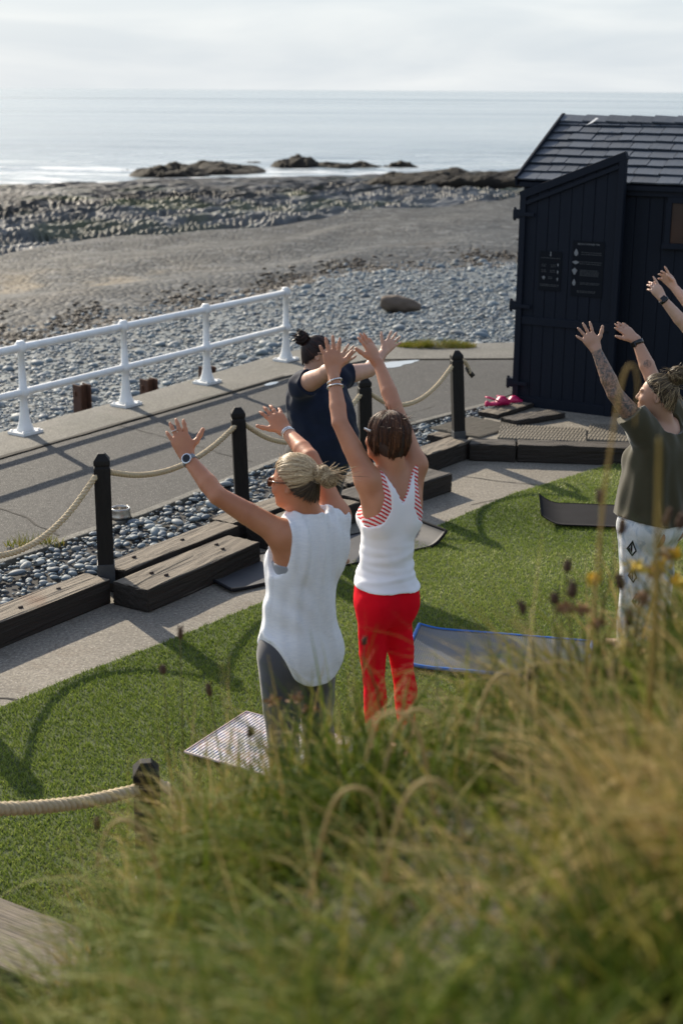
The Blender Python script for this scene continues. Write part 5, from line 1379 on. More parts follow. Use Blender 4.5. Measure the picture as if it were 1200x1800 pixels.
fold = 0.0055 * cloth_noise(X, Y, Z, 30, 5, 1.0) + (0.0055 * np.sin(r_ * 75 + 0.9 * np.sin(u_ * 9)) + 0.0030 * np.sin(r_ * 150 + 2.2 * np.sin(u_ * 6 + 1) + 0.6)) * np.clip((u_ - 0.02) / 0.40, 0, 1) * (f_ < 0) + 0.0035 * np.sin((u_ * 0.8 + r_) * 62 + 1.2 * np.sin(r_ * 20)) * np.exp(-((u_ - 0.2) / 0.12) ** 2) * np.clip(-r_ / 0.1, 0, 1)
d = f.d - 0.008 + fold
sr, sf = JB['shL'], JB['shR']
hem = -0.125 + 0.14 * np.clip(np.abs(r_ + 0.01) / 0.156, 0, 1.05) ** 4.0 + 0.06 * np.clip(f_ / 0.1, 0, 1)
band_ = np.clip((hem + 0.035 - u_) / 0.004, 0, 1) * 0.0022
d = d - band_ 
f.d = np.maximum(d, hem - u_).astype(np.float32)
Rr, Ff, Uu = fr['R'], fr['F'], fr['U']
for s_, k in ((-1, 'shL'), (1, 'shR')):
    c = np.asarray(JB[k]) + Rr * s_ * (0.055 if s_ < 0 else 0.035) - Uu * (0.045 if s_ < 0 else 0.02)
    f.apply(el(c, [Rr, Ff, Uu], A_(0.085, 0.072, 0.128), 0.012, True))
f.apply(el(np.asarray(JB['neck']) + Uu * 0.045 + Ff * 0.01, [Rr, Ff, Uu], A_(0.078, 0.085, 0.055), 0.004, True))
top = sdf_obj('sleeveless_shirt', f, M_SLUB, rb, 2)
# watch, bracelets, rings
fa = nz(A_(*JB['elL']) - A_(*JB['wrL'])); wc = A_(*JB['wrL']) + fa * 0.022
w_ = band(wc, fa, 0.0275, 0.020, 'watch', M_GREYSTRAP, rb)
dn = nz(A_(-0.15, -1, 0.35) - fa * (A_(-0.15, -1, 0.35) @ fa))
disc(wc + dn * 0.024, dn, fa, 0.021, 0.010, 'case', M_SILV, w_, rb); disc(wc + dn * 0.0335, dn, fa, 0.0165, 0.002, 'dial', M_LENS, w_, rb)
fa2 = nz(A_(*JB['elR']) - A_(*JB['wrR']))
band(A_(*JB['wrR']) + fa2 * 0.012, fa2, 0.026, 0.010, 'bracelet', M_SILV, rb); ring(A_(*JB['wrR']) + fa2 * 0.026, fa2, 0.028, 0.003, 'bracelet', M_SILV, rb)
D_ = nz(A_(*JB['tipL']) - A_(*JB['wrL']))
ring(A_(*JB['wrL']) + D_ * 0.110 + A_(-0.012, 0, 0.0), D_, 0.0095, 0.0018, 'finger_ring', M_SILV, rb, 12); 
glasses(fr, M_TORT, M_TORT, rb)
BLOND = hair_mat('blonde_hair', [(0.0, (0.13, 0.075, 0.036)), (0.25, (0.34, 0.225, 0.115)), (0.65, (0.56, 0.41, 0.235)), (1.0, (0.72, 0.58, 0.38))])
BLOND_D = hair_mat('dark_under_hair', [(0.0, (0.022, 0.014, 0.009)), (0.6, (0.05, 0.032, 0.02)), (1.0, (0.13, 0.09, 0.055))])
hair_cap(fr, simple('hair_roots', (0.05, 0.033, 0.02), None, 0.7, 1, 80, 0.3), rb)
tg = A_(0.05, -1, 0.12)
strands_mesh('hair', swept_strands(fr, tg, 1900, hairline(-1.75, 1.75), 1.03, 0.05, seed=1), 0.0012, BLOND, rb)
strands_mesh('under_hair', swept_strands(fr, tg, 900, lambda rs: hairline(1.6, 3.14)(rs) * A_(rs.choice([-1, 1]), 1, 1), 1.01, 0.03, seed=2), 0.0013, BLOND_D, rb)
bc = head_pt(fr, tg, 1.0) - fr['Fh'] * 0.026
bs = bun_strands(bc, 0.034, 480, 3, (1, 1, 1)) + bun_strands(bc - fr['Fh'] * 0.022 + A_(0.008, -0.005, -0.018), 0.034, 400, 4)
bs += wisps([bc - fr['Fh'] * 0.03], [A_(0.9, -0.1, 0.12)], 46, 0.075, 5, 0.3, 0.03) + wisps([bc - fr['Fh'] * 0.03 - A_(0, 0, 0.012)], [A_(1, 0.0, -0.05)], 9, 0.13, 6, 0.1, 0.01)
setp(strands_mesh('bun', bs, 0.0012, BLOND, rb), kind='stuff')

def flyaways(fr, n, seed, L=0.045):
    rs = np.random.default_rng(seed); P_ = []; D_2 = []
    for _ in range(40):
        d = nz(A_(rs.normal(), rs.normal(-0.4, 0.8), abs(rs.normal(0.4, 0.6)))); p = head_pt(fr, d, 1.05); P_.append(p); D_2.append(nz(p - fr['c']) * 0.5 - fr['Fh'] * 0.6 + A_(0.3, -0.1, 0))
    return wisps(P_, D_2, n, L, seed, 0.5, 0.06)
setp(strands_mesh('flyaway_hair', flyaways(fr, 130, 51), 0.0006, BLOND, rb), kind='stuff')

# =============================================================== brown-haired woman, white tank and red leggings
FR_ = (-0.50, 0.87, 0)
JR = dict(pel=(0.192, 5.95, 0.865), neck=(0.222, 5.955, 1.405), head=(0.193, 5.95, 1.572), shL=(0.112, 5.885, 1.402), elL=(-0.010, 5.95, 1.634), wrL=(-0.039, 6.08, 1.824), tipL=(-0.059, 6.12, 2.011),
          shR=(0.318, 6.02, 1.432), elR=(0.226, 6.10, 1.678), wrR=(0.160, 6.24, 1.838), tipR=(0.070, 6.28, 2.003), knL=(0.150, 5.93, 0.455), knR=(0.285, 6.0, 0.455), anL=(0.160, 5.92, 0.085), anR=(0.315, 6.0, 0.085))
G, fr = build_prims(JR, FR_, 0.74, 0.86, (-0.80, 0.60, 0.0), (0.02, 0.02, 1), 0.95, 0.82, 0.9,
                    {'L': dict(T=(1, 0.1, 0.1), Pn=(0, 1, 0), s=1.04, curl=(0.06, 0.05, 0.06, 0.08), spread=1.25, thumb=(0.55, 0.82, 0.25)), 'R': dict(T=(-0.45, -0.9, -0.25), Pn=(-0.9, 0.35, 0), s=1.0, curl=(0.10, 0.06, 0.06, 0.10), spread=0.5, thumb=(0.8, 0.5, 0.3))})
SK_R = mat_skin('warm_skin', (0.50, 0.245, 0.145), (0.42, 0.19, 0.11))
rr_ = person('brown-haired woman in white tank top and red leggings, arms raised', G, fr, SK_R, (0.192, 5.95, 0.0))
M_RED = mat_cloth('red_leggings', (0.78, 0.006, 0.020), (0.70, 0.005, 0.017), 0.8, 600, 0.12, 0.0)
tight('leggings', G['torso'] + G['leg'], 0.006, lambda X, Y, Z: np.maximum(0.215 - Z, loc(fr, X, Y, Z)[2] - 0.07), M_RED, rr_, noise=lambda X, Y, Z: 0.0012 * cloth_noise(X, Y, Z, 40, 60, 2.0))
def tank_cut(hwu, hwr, neck_u, lo, hi=0.60):
    def c(X, Y, Z):
        r, f, u = loc(fr, X, Y, Z)
        return np.maximum(np.maximum(np.abs(r) - np.interp(u, hwu, hwr), (np.maximum(u - neck_u, 0) * 0.55 + np.where(u > neck_u, 0.004, -1)) - np.abs(r)), np.maximum(lo - u, u - hi))
    return c
m = NT('striped_bra'); _v = m.coord('Object', (1, 1, 1), (0.3, 0.5, 0.6))
_w = m.n('ShaderNodeTexWave', {'Vector': _v, 'Scale': 24.0, 'Distortion': 1.0, 'Detail': 1.0, 'Detail Scale': 12.0}, bands_direction='DIAGONAL').outputs[1]
M_STR = m.done(m.mix(m.ramp(_w, [(0.45, 0), (0.55, 1)]), (0.62, 0.025, 0.03), (0.8, 0.72, 0.7)), 0.8)
tight('bra', G['torso'] + G['leg'], 0.0045, tank_cut([0, .305, .35, .40, .47, .56], [.3, .3, .15, .105, .085, .095], 0.445, 0.20), M_STR, rr_, 0.005)
M_TANK = mat_cloth('white_tank', (0.90, 0.90, 0.93), (0.86, 0.865, 0.90), 0.8, 500, 0.12, 0.1)
tight('tank_top', G['torso'] + G['leg'], 0.0095, tank_cut([0, .275, .315, .355, .41, .47, .56], [.3, .3, .15, .088, .058, .060, .075], 0.435, 0.035), M_TANK, rr_, 0.0052,
      lambda X, Y, Z: 0.0042 * cloth_noise(X, Y, Z, 18, 66, 3.0) * np.clip((1.16 - Z) / 0.12, 0, 1) - 0.007 * np.clip((1.02 - Z) / 0.06, 0, 1) + 0.0012 * cloth_noise(X, Y, Z, 30, 20, 5.0))
fa = nz(A_(*JR['elL']) - A_(*JR['wrL']))
ring(A_(*JR['wrL']) + fa * 0.042, fa + A_(0.25, 0, -0.1), 0.033, 0.0036, 'bracelet', M_SILV, rr_); ring(A_(*JR['wrL']) + fa * 0.068, fa, 0.034, 0.0036, 'bracelet', M_SILV, rr_)
BROWN = hair_mat('brown_hair', [(0.0, (0.018, 0.008, 0.005)), (0.5, (0.055, 0.021, 0.010)), (0.85, (0.12, 0.048, 0.021)), (1.0, (0.22, 0.10, 0.045))], 0.5)
cap = hair_cap(fr, simple('brown_roots', (0.022, 0.011, 0.007), None, 0.6, 1, 80, 0.3), rr_, grow=0.010)
# bob: inner volume and strands
hx = [fr['Rh'], fr['Fh'], fr['Uh']]; c = fr['c']
f = Field([el(c + (fr['Uh'] * 0.022 - fr['Fh'] * 0.018) * HS, hx, A_(0.080, 0.098, 0.090) * HS, 0.02), el(c - (fr['Fh'] * 0.035 + fr['Uh'] * 0.034) * HS, hx, A_(0.078, 0.074, 0.070) * HS, 0.04)], 0.006, 0.01)
X, Y, Z = f.grid(); x, y, z = X - c[0], Y - c[1], Z - c[2]; ff = x * fr['Fh'][0] + y * fr['Fh'][1] + z * fr['Fh'][2]; uu = x * fr['Uh'][0] + y * fr['Uh'][1] + z * fr['Uh'][2]
f.d = np.maximum(np.maximum(f.d, ff - np.interp(uu, [-0.1, -0.03, 0.03, 0.07, 0.12], [0.02, 0.025, 0.04, 0.082, 0.1])), -0.078 - uu).astype(np.float32)
sdf_obj('hair_volume', f, simple('brown_inner', (0.022, 0.010, 0.006), (0.035, 0.016, 0.01), 0.6, 30, 120, 0.4), rr_, 2)
ps = []; rs = np.random.default_rng(31); LK = np.stack([rs.uniform(0.55, 2 * math.pi - 0.55, 90), rs.normal(0, 0.022, 90), rs.normal(0, 0.010, 90), rs.normal(0, 0.010, 90)], 1)
for _ in range(2600):
    lk = rs.integers(0, 90); ph = float(np.clip(LK[lk, 0] + rs.normal(0, 0.035), 0.5, 2 * math.pi - 0.5)); sgn = 1 if ph < math.pi else -1
    st = nz(A_(0.12 * sgn * rs.uniform(0, 1) + 0.1, rs.uniform(-0.45, 0.55) * 0.5 + 0.12 * math.cos(ph), 1.0)); eq = nz(A_(math.sin(ph), math.cos(ph) * 0.9 - 0.08, -0.12)); kk = rs.uniform(1.06, 1.10) + LK[lk, 1]; pts = []
    for i in range(9): t = i / 8; pts.append(head_pt(fr, nz(st * (1 - t) + eq * t), kk * (1 + 0.03 * math.sin(math.pi * t))))
    e0 = pts[-1]; out = e0 - c; out = out - fr['Uh'] * (out @ fr['Uh']); out = nz(out); L = (rs.uniform(0.078, 0.092) + LK[lk, 2]) * (1.0 if abs(ph - math.pi) < 1.6 else 0.95)
    for i in range(1, 7): t = i / 6; pts.append(e0 - fr['Uh'] * L * t + out * (0.004 * math.sin(math.pi * t) - (0.030 + LK[lk, 3]) * t * t) + rs.normal(0, 0.0010, 3))
    ps.append(np.array(pts))
ps += wisps([c + fr['Uh'] * 0.10, c + fr['Uh'] * 0.08 - fr['Fh'] * 0.08], [A_(0.1, 0, 0.5), A_(0.5, -0.3, 0.2)], 24, 0.05, 8, 0.6, 0.03)
strands_mesh('hair', ps, 0.0014, BROWN, rr_)
setp(strands_mesh('flyaway_hair', flyaways(fr, 150, 52), 0.0006, BROWN, rr_), kind='stuff')
cl = fr['c'] + fr['Fh'] * 0.048 - fr['Rh'] * 0.078 + fr['Uh'] * 0.032 - np.array(rr_.location)
link('hair_clip', MB().beam(Vector(cl - fr['Fh'] * 0.018), Vector(cl + fr['Fh'] * 0.018 + fr['Uh'] * 0.006), 0.006, 0.010).mesh('hair_clip', bevel=0.002), M_SILV, rr_)

# =============================================================== woman in navy shirt, facing the class
FN = (0.86, -0.5, 0)
JN = dict(pel=(-0.14, 8.78, 0.80), neck=(-0.19, 8.76, 1.30), head=(-0.148, 8.75, 1.428), shR=(-0.238, 8.57, 1.265), elR=(-0.119, 8.36, 1.368), wrR=(-0.027, 8.17, 1.468), tipR=(0.073, 8.12, 1.575),
          shL=(-0.030, 8.91, 1.252), elL=(0.170, 9.08, 1.262), wrL=(0.272, 9.25, 1.352), tipL=(0.367, 9.33, 1.460), knR=(-0.22, 8.70, 0.43), knL=(-0.09, 8.88, 0.43), anR=(-0.22, 8.72, 0.10), anL=(-0.09, 8.90, 0.10))
G, fr = build_prims(JN, FN, 1.22, 1.25, (0.94, 0.05, -0.05), (0.08, 0, 1), 1.28, 1.2, 1.25,
                    {'R': dict(T=(-0.3, -0.2, 0.9), Pn=(0.3, 1, 0), s=1.0, curl=(0.12, 0.10, 0.12, 0.16), thumb=(0.6, 0.75, 0.2)), 'L': dict(T=(-0.8, 0.1, 0.55), Pn=(0, -1, 0.1), s=1.05, curl=(0.12, 0.08, 0.08, 0.12), spread=1.5, thumb=(0.6, 0.8, 0.1))}, belly=0.02)
SK_N = mat_skin('fair_skin', (0.50, 0.30, 0.215), (0.44, 0.245, 0.17))
rn_ = person('woman in navy t-shirt and black trousers facing right with arms held out', G, fr, SK_N, (-0.14, 8.78, 0.0))
M_NAVY = mat_cloth('navy_jersey', (0.012, 0.018, 0.036), (0.009, 0.014, 0.028), 0.75, 400, 0.2, 0.1)
lf = loft(fr, [(-0.06, 0.212, 0.205, 0.03), (0.1, 0.215, 0.215, 0.035), (0.28, 0.20, 0.20, 0.03), (0.40, 0.185, 0.16, 0.012), (0.46, 0.14, 0.11), (0.50, 0.095, 0.085)])
pr = G['torso'] + G['leg'] + [lf]
for k in 'LR':
    sh, e = A_(*JN['sh' + k]), A_(*JN['el' + k]); pr += [rc(sh, sh * 0.62 + e * 0.38, 0.074, 0.070, 0.03)]
f = Field(pr, HG, 0.04); X, Y, Z = f.grid(); r_, f_, u_ = loc(fr, X, Y, Z)
d = f.d - 0.010 + 0.0065 * cloth_noise(X, Y, Z, 22, 26, 4.0)
cut = np.maximum(-0.055 - u_, -1)
for k in 'LR':
    sh, e = A_(*JN['sh' + k]), A_(*JN['el' + k]); v = nz(e - sh); cut = np.maximum(cut, (X - sh[0]) * v[0] + (Y - sh[1]) * v[1] + (Z - sh[2]) * v[2] - np.linalg.norm(e - sh) * 0.34)
f.d = np.maximum(d, cut).astype(np.float32)
f.apply(el(A_(*JN['neck']) + A_(0.012, 0, 0.02), np.eye(3), A_(0.082, 0.082, 0.06), 0.004, True))
sdf_obj('t_shirt', f, M_NAVY, rn_, 2)
tight('trousers', G['torso'] + G['leg'], 0.016, lambda X, Y, Z: np.maximum(0.07 - Z, loc(fr, X, Y, Z)[2] - 0.08), mat_cloth('black_trousers', (0.008, 0.008, 0.009), None, 0.85, 300, 0.2, 0.3), rn_)
glasses(fr, M_BLK, M_LENS, rn_)
DARKH = hair_mat('dark_hair', [(0.0, (0.008, 0.005, 0.005)), (0.6, (0.018, 0.010, 0.009)), (0.95, (0.05, 0.022, 0.018)), (1.0, (0.09, 0.04, 0.03))], 0.35)
hair_cap(fr, simple('dark_roots', (0.010, 0.007, 0.006), None, 0.6, 1, 80, 0.3), rn_)
tg = A_(0, -0.86, 0.55)
strands_mesh('hair', swept_strands(fr, tg, 900, hairline(), 1.02, 0.03, seed=11), 0.0018, DARKH, rn_)
bc = head_pt(fr, tg, 1.0) - fr['Fh'] * 0.026 + fr['Uh'] * 0.018
strands_mesh('bun', bun_strands(bc, 0.042, 170, 12) + wisps([bc] * 2, [A_(-0.8, 0, 0.4), A_(-0.2, 0, 1)], 60, 0.07, 13, 0.5, 0.08), 0.0024, DARKH, rn_)

# =============================================================== woman in khaki t-shirt and white trousers
FK = (-0.73, 0.68, 0)
JK = dict(pel=(1.685, 7.42, 0.780), neck=(1.722, 7.42, 1.292), head=(1.664, 7.40, 1.462), shL=(1.590, 7.32, 1.288), elL=(1.420, 7.28, 1.491), wrL=(1.322, 7.36, 1.709), tipL=(1.231, 7.38, 1.848),
          shR=(1.795, 7.54, 1.300), elR=(1.680, 7.62, 1.516), wrR=(1.600, 7.70, 1.704), tipR=(1.447, 7.72, 1.834), knL=(1.615, 7.35, 0.44), knR=(1.745, 7.47, 0.44), anL=(1.612, 7.36, 0.085), anR=(1.745, 7.48, 0.085))
G, fr = build_prims(JK, FK, 1.08, 1.1, (-0.93, 0.30, 0.14), (0.05, 0.0, 1), 1.12, 1.1, 1.1,
                    {'L': dict(T=(1, 0, 0.35), Pn=(0, 1, 0), s=1.0, curl=(0.07, 0.06, 0.06, 0.08), spread=1.7, thumb=(0.55, 0.82, 0.0)), 'R': dict(T=(-0.2, -0.6, -0.7), Pn=(-0.6, 0.5, -0.4), s=0.95, curl=(0.08, 0.08, 0.1, 0.12), spread=0.4, thumb=(0.85, 0.5, 0.2))})
m = NT('tattooed_skin'); _v = m.coord('Object')
_s = m.mix(m.ramp(m.noise(_v, 9, 5), [(0.35, 0), (0.7, 1)]), (0.47, 0.275, 0.19), (0.41, 0.23, 0.15))
_n = m.n('ShaderNodeTexNoise', {'Vector': _v, 'Scale': 34.0, 'Detail': 5.0, 'Roughness': 0.6, 'Distortion': 2.2}).outputs[0]
_ink = m.ramp(_n, [(0.36, 0.85), (0.47, 0.95), (0.50, 0.25), (0.56, 0.75), (0.64, 0.15)])
_ic = m.mix(m.ramp(m.noise(_v, 16, 3), [(0.45, 0), (0.6, 1)]), (0.045, 0.06, 0.065), (0.13, 0.085, 0.05))
_c = m.mix(m.math('MULTIPLY', _ink, m.attr('tat')), _s, _ic)
m.done(_c, 0.5, m.bump(m.noise(_v, 160, 4), 0.12, 0.002), spec=0.4); m.b.inputs['Subsurface Weight'].default_value = 0.08; m.b.inputs['Subsurface Radius'].default_value = (0.012, 0.005, 0.003)
SK_K = m.m
def tatt(V):
    t_ = np.zeros(len(V))
    for a, b, lo, hi in ((A_(*JK['elL']), A_(*JK['wrL']), -0.2, 0.97), (A_(*JK['shL']), A_(*JK['elL']), 0.1, 1.15)):
        ab = b - a; s_ = ((V - a) @ ab) / (ab @ ab); q = a + np.clip(s_, 0, 1)[:, None] * ab
        t_ = np.maximum(t_, (np.linalg.norm(V - q, axis=1) < 0.075) & (s_ > lo) & (s_ < hi))
    q = A_(*JK['elR']) * 0.62 + A_(*JK['wrR']) * 0.38
    t_ = np.maximum(t_, (np.linalg.norm(V - (q + A_(0.0, -0.04, 0.0)), axis=1) < 0.022) * 0.8)
    return {'tat': ('POINT', t_.astype(np.float32))}
rk = person('woman in khaki t-shirt and white trousers with a tattooed raised arm', G, fr, SK_K, (1.685, 7.42, 0.0), tatt)
M_KHAKI = mat_cloth('khaki_jersey', (0.062, 0.055, 0.030), (0.052, 0.046, 0.024), 0.75, 420, 0.15, 0.35)
lf = loft(fr, [(-0.04, 0.212, 0.200, -0.012), (0.1, 0.205, 0.185, -0.006), (0.28, 0.186, 0.155, 0.004), (0.40, 0.170, 0.130), (0.46, 0.14, 0.10), (0.505, 0.10, 0.085)])
pr = G['torso'] + G['leg'] + [lf]
for k in 'LR':
    sh, e = A_(*JK['sh' + k]), A_(*JK['el' + k]); pr += [rc(sh - A_(0, 0, 0.01), sh * 0.5 + e * 0.5, 0.074, 0.072, 0.03)]
f = Field(pr, HG, 0.04); X, Y, Z = f.grid(); r_, f_, u_ = loc(fr, X, Y, Z)
d = f.d - 0.009 + 0.0065 * cloth_noise(X, Y, Z, 26, 7, 6.0) + 0.006 * np.sin(r_ * 60 + 1.5 * np.sin(u_ * 8)) * np.clip(0.4 - u_, 0, 0.3) * 3
cut = 0.018 + 0.015 * np.sin(r_ * 14) - u_
for k in 'LR':
    sh, e = A_(*JK['sh' + k]), A_(*JK['el' + k]); v = nz(e - sh); cut = np.maximum(cut, (X - sh[0]) * v[0] + (Y - sh[1]) * v[1] + (Z - sh[2]) * v[2] - np.linalg.norm(e - sh) * 0.50)
f.d = np.maximum(d, cut).astype(np.float32)
f.apply(el(A_(*JK['neck']) + A_(0.02, -0.03, 0.02), np.eye(3), A_(0.095, 0.090, 0.065), 0.004, True))
sdf_obj('t_shirt', f, M_KHAKI, rk, 2)
m = NT('white_tie_dye'); _v = m.coord('Object', (1.0, 1.0, 0.42))
_c = m.mix(m.ramp(m.noise(_v, 11, 5, 0.6, 1.4), [(0.50, 0), (0.66, 0.85)]), (0.76, 0.77, 0.78), (0.32, 0.40, 0.50))
M_DYE = m.done(m.mix(m.ramp(m.noise(_v, 6, 3), [(0.55, 0), (0.75, 0.5)]), _c, (0.50, 0.54, 0.50)), 0.85, m.bump(m.noise(m.coord('Object'), 300, 2), 0.15, 0.002), spec=0.15)
pl = G['torso'] + G['leg'] + [el(fr['P'] + fr['A'] * 0.02, [fr['R'], fr['F'], fr['U']], A_(0.178, 0.135, 0.13), 0.04)]
for k in 'LR':
    s_ = -1 if k == 'L' else 1; hip = fr['P'] + fr['R'] * s_ * 0.088 - fr['U'] * 0.04; kn, an = A_(*JK['kn' + k]), A_(*JK['an' + k])
    pl += [el(fr['P'] - fr['U'] * 0.035 + fr['R'] * s_ * 0.08 - fr['F'] * 0.066, [fr['R'], fr['F'], fr['U']], A_(0.095, 0.092, 0.10), 0.03), rc(hip, kn, 0.112, 0.088, 0.03), rc(kn, an, 0.088, 0.076, 0.03)]
po, pf = tight('trousers', pl, 0.004, lambda X, Y, Z: np.maximum(0.075 - Z, loc(fr, X, Y, Z)[2] - 0.10), M_DYE, rk, noise=lambda X, Y, Z: 0.006 * cloth_noise(X, Y, Z, 24, 9, 8.0))
Vp, Fp = pf.mesh(); bvh = BVHTree.FromPolygons([tuple(v) for v in Vp], [tuple(int(i) for i in q) for q in Fp])
M_INK = simple('black_print', (0.006, 0.006, 0.007), None, 0.7, 1, 10, 0)
def emblem(cx, cz, s):
    polys = [[(0.0, 0.5), (-0.36, -0.12), (-0.23, -0.10), (0.0, 0.30)], [(0.0, 0.5), (0.0, 0.30), (0.24, -0.12), (0.36, -0.14)], [(0.36, -0.14), (0.24, -0.12), (0.06, -0.38), (0.08, -0.52)],
             [(-0.36, -0.12), (0.08, -0.52), (0.04, -0.36), (-0.23, -0.10)], [(0.0, 0.30), (-0.08, 0.12), (-0.08, -0.2), (0.03, -0.33), (0.05, -0.05)], [(-0.23, -0.10), (-0.12, 0.02), (-0.09, -0.26)]]
    mb = MB()
    for p_ in polys:
        vs = []
        for x, z in p_:
            x *= 0.72
            h_ = bvh.ray_cast(Vector((cx + x * s, 6.6, cz + z * s)), Vector((0, 1, 0)))
            q = h_[0] if h_[0] is not None else Vector((cx + x * s, 7.3, cz + z * s)); vs.append(q + Vector((0, -0.003, 0)) - Vector(rk.location))
        mb.add(vs, [tuple(range(len(vs)))])
    link('printed_emblem', mb.mesh('printed_emblem'), M_INK, po)
for (x, z, s) in ((1.556, 0.655, 0.095), (1.572, 0.500, 0.090), (1.600, 0.355, 0.090)): emblem(x, z, s)
fa = nz(A_(*JK['elR']) - A_(*JK['wrR'])); w_ = band(A_(*JK['wrR']) + fa * 0.018, fa, 0.030, 0.024, 'watch', M_BLK, rk)
disc(A_(*JK['wrR']) + fa * 0.018 + A_(-0.024, -0.018, -0.006), A_(-0.8, -0.6, -0.2), fa, 0.016, 0.008, 'case', M_LENS, w_, rk, True)
ASH = hair_mat('ash_brown_hair', [(0.0, (0.025, 0.016, 0.009)), (0.40, (0.075, 0.050, 0.028)), (0.75, (0.21, 0.15, 0.080)), (1.0, (0.42, 0.32, 0.18))], 0.45)
hair_cap(fr, simple('ash_roots', (0.025, 0.018, 0.012), None, 0.7, 1, 80, 0.3), rk)
tg = A_(0.0, -0.75, 0.72)
strands_mesh('hair', swept_strands(fr, tg, 1300, hairline(), 1.03, 0.07, seed=21), 0.0014, ASH, rk)
bc = head_pt(fr, tg, 1.0) - fr['Fh'] * 0.020 + fr['Uh'] * 0.030
bs = bun_strands(bc, 0.046, 480, 22, (1, 1, 1.05)) + wisps([bc, bc + A_(0.02, 0, 0.02), bc + A_(-0.03, 0, 0.02)], [A_(0.6, -0.2, 0.6), A_(0, 0, 1), A_(-0.9, 0, 0.3)], 60, 0.055, 23, 0.6, 0.1)
bs += wisps([head_pt(fr, A_(-0.5, -0.6, 0.4)), head_pt(fr, A_(-0.2, -1, 0.1)), head_pt(fr, A_(-0.8, -0.1, 0.5))], [A_(0.25, -0.5, -1), A_(0.35, -0.4, -1), A_(0.1, -0.5, -1)], 26, 0.11, 24, 0.5, 0.03)
setp(strands_mesh('bun', bs, 0.0014, ASH, rk), kind='stuff')

setp(strands_mesh('flyaway_hair', flyaways(fr, 160, 53, 0.06), 0.0007, ASH, rk), kind='stuff')

# =============================================================== person reaching in at the right edge
FE = (-0.73, 0.68, 0)
JE = dict(pel=(2.666, 9.40, 0.908), neck=(2.598, 9.40, 1.487), head=(2.553, 9.40, 1.630), shL=(2.462, 9.26, 1.448), elL=(2.239, 9.20, 1.528), wrL=(2.058, 9.20, 1.726), tipL=(1.966, 9.20, 1.846),
          shR=(2.686, 9.52, 1.438), elR=(2.400, 9.55, 1.548), wrR=(2.215, 9.60, 1.752), tipR=(2.123, 9.60, 1.857), knL=(2.60, 9.34, 0.47), knR=(2.74, 9.46, 0.47), anL=(2.60, 9.34, 0.085), anR=(2.75, 9.47, 0.085))
G, fr = build_prims(JE, FE, 1.0, 1.0, (-0.8, 0.5, 0.1), (0.0, 0.0, 1), 1.08, 1.0, 1.0,
                    {'L': dict(T=(0.9, 0.3, 0.5), Pn=(-0.6, 0.7, -0.5), s=1.0, curl=(0.04, 0.75, 0.8, 0.85), spread=0.6, thumb=(0.75, 0.2, 0.6)), 'R': dict(T=(0.7, -0.4, 0.7), Pn=(-0.7, 0.2, -0.5), s=1.0, curl=(0.05, 0.42, 0.45, 0.5), spread=1.0, thumb=(0.8, 0.1, 0.75))})
re_ = person('person mostly beyond the right edge, pale arms reaching up, wearing a square watch', G, fr, mat_skin('pale_skin', (0.56, 0.36, 0.27), (0.50, 0.31, 0.22)), (2.666, 9.40, 0.0))
tight('t_shirt', G['torso'] + G['leg'], 0.012, lambda X, Y, Z: np.maximum(0.0 - loc(fr, X, Y, Z)[2], loc(fr, X, Y, Z)[2] - 0.56), mat_cloth('charcoal_jersey', (0.05, 0.05, 0.055)), re_, 0.008)
tight('leggings', G['torso'] + G['leg'], 0.006, lambda X, Y, Z: np.maximum(0.16 - Z, loc(fr, X, Y, Z)[2] - 0.08), mat_cloth('black_leggings', (0.015, 0.015, 0.017)), re_, 0.008)
hair_cap(fr, simple('brown_roots_b', (0.03, 0.018, 0.012), None, 0.7, 1, 80, 0.3), re_)
strands_mesh('hair', swept_strands(fr, A_(0, -1, 0.1), 260, hairline(), 1.03, 0.05, seed=41), 0.003, BROWN, re_)
fa = nz(A_(*JE['elL']) - A_(*JE['wrL'])); w_ = band(A_(*JE['wrL']) + fa * 0.02, fa, 0.028, 0.022, 'watch', M_BLK, re_)
disc(A_(*JE['wrL']) + fa * 0.02 + A_(-0.006, -0.026, 0.012), A_(-0.2, -0.9, 0.4), fa, 0.019, 0.008, 'case', M_LENS, w_, re_, True)

# ------------------------------------------------------------------ grassy bank in the foreground
def bank_z(x, y):
    p = np.interp(x, [-1.6, -0.8, -0.66, -0.48, -0.32, 0, 0.35, 0.69, 1.6, 4.0], [-0.40, 0.84, 1.15, 1.45, 1.68, 1.85, 1.98, 2.16, 2.5, 2.8])
    yy = np.maximum(y, 1.15)
    z = p + np.where(yy < 2.7, 0.27 * (2.7 - yy), -0.80 * (yy - 2.7)) - 0.25
    return z + 0.10 * (fbm(np.asarray(x) * 1.6, np.asarray(y) * 1.6, oct=3, seed=91) - 0.5)
rows = np.concatenate([np.linspace(-8, 0.6, 12), np.linspace(0.7, 5.6, 90)]); cols = np.linspace(-4.5, 6.5, 150)
YY, XX = np.meshgrid(rows, cols, indexing='ij')
ZZ = np.maximum(bank_z(XX, YY), -0.30)
me = np_mesh('grass_bank', np.stack([XX, YY, ZZ], -1).reshape(-1, 3), grid_faces(*XX.shape), True)
bank = setp(link('grass_bank', me, simple('bank_soil', (0.045, 0.045, 0.018), (0.028, 0.024, 0.012), 0.95, 12, 60, 0.6)), kind='structure')

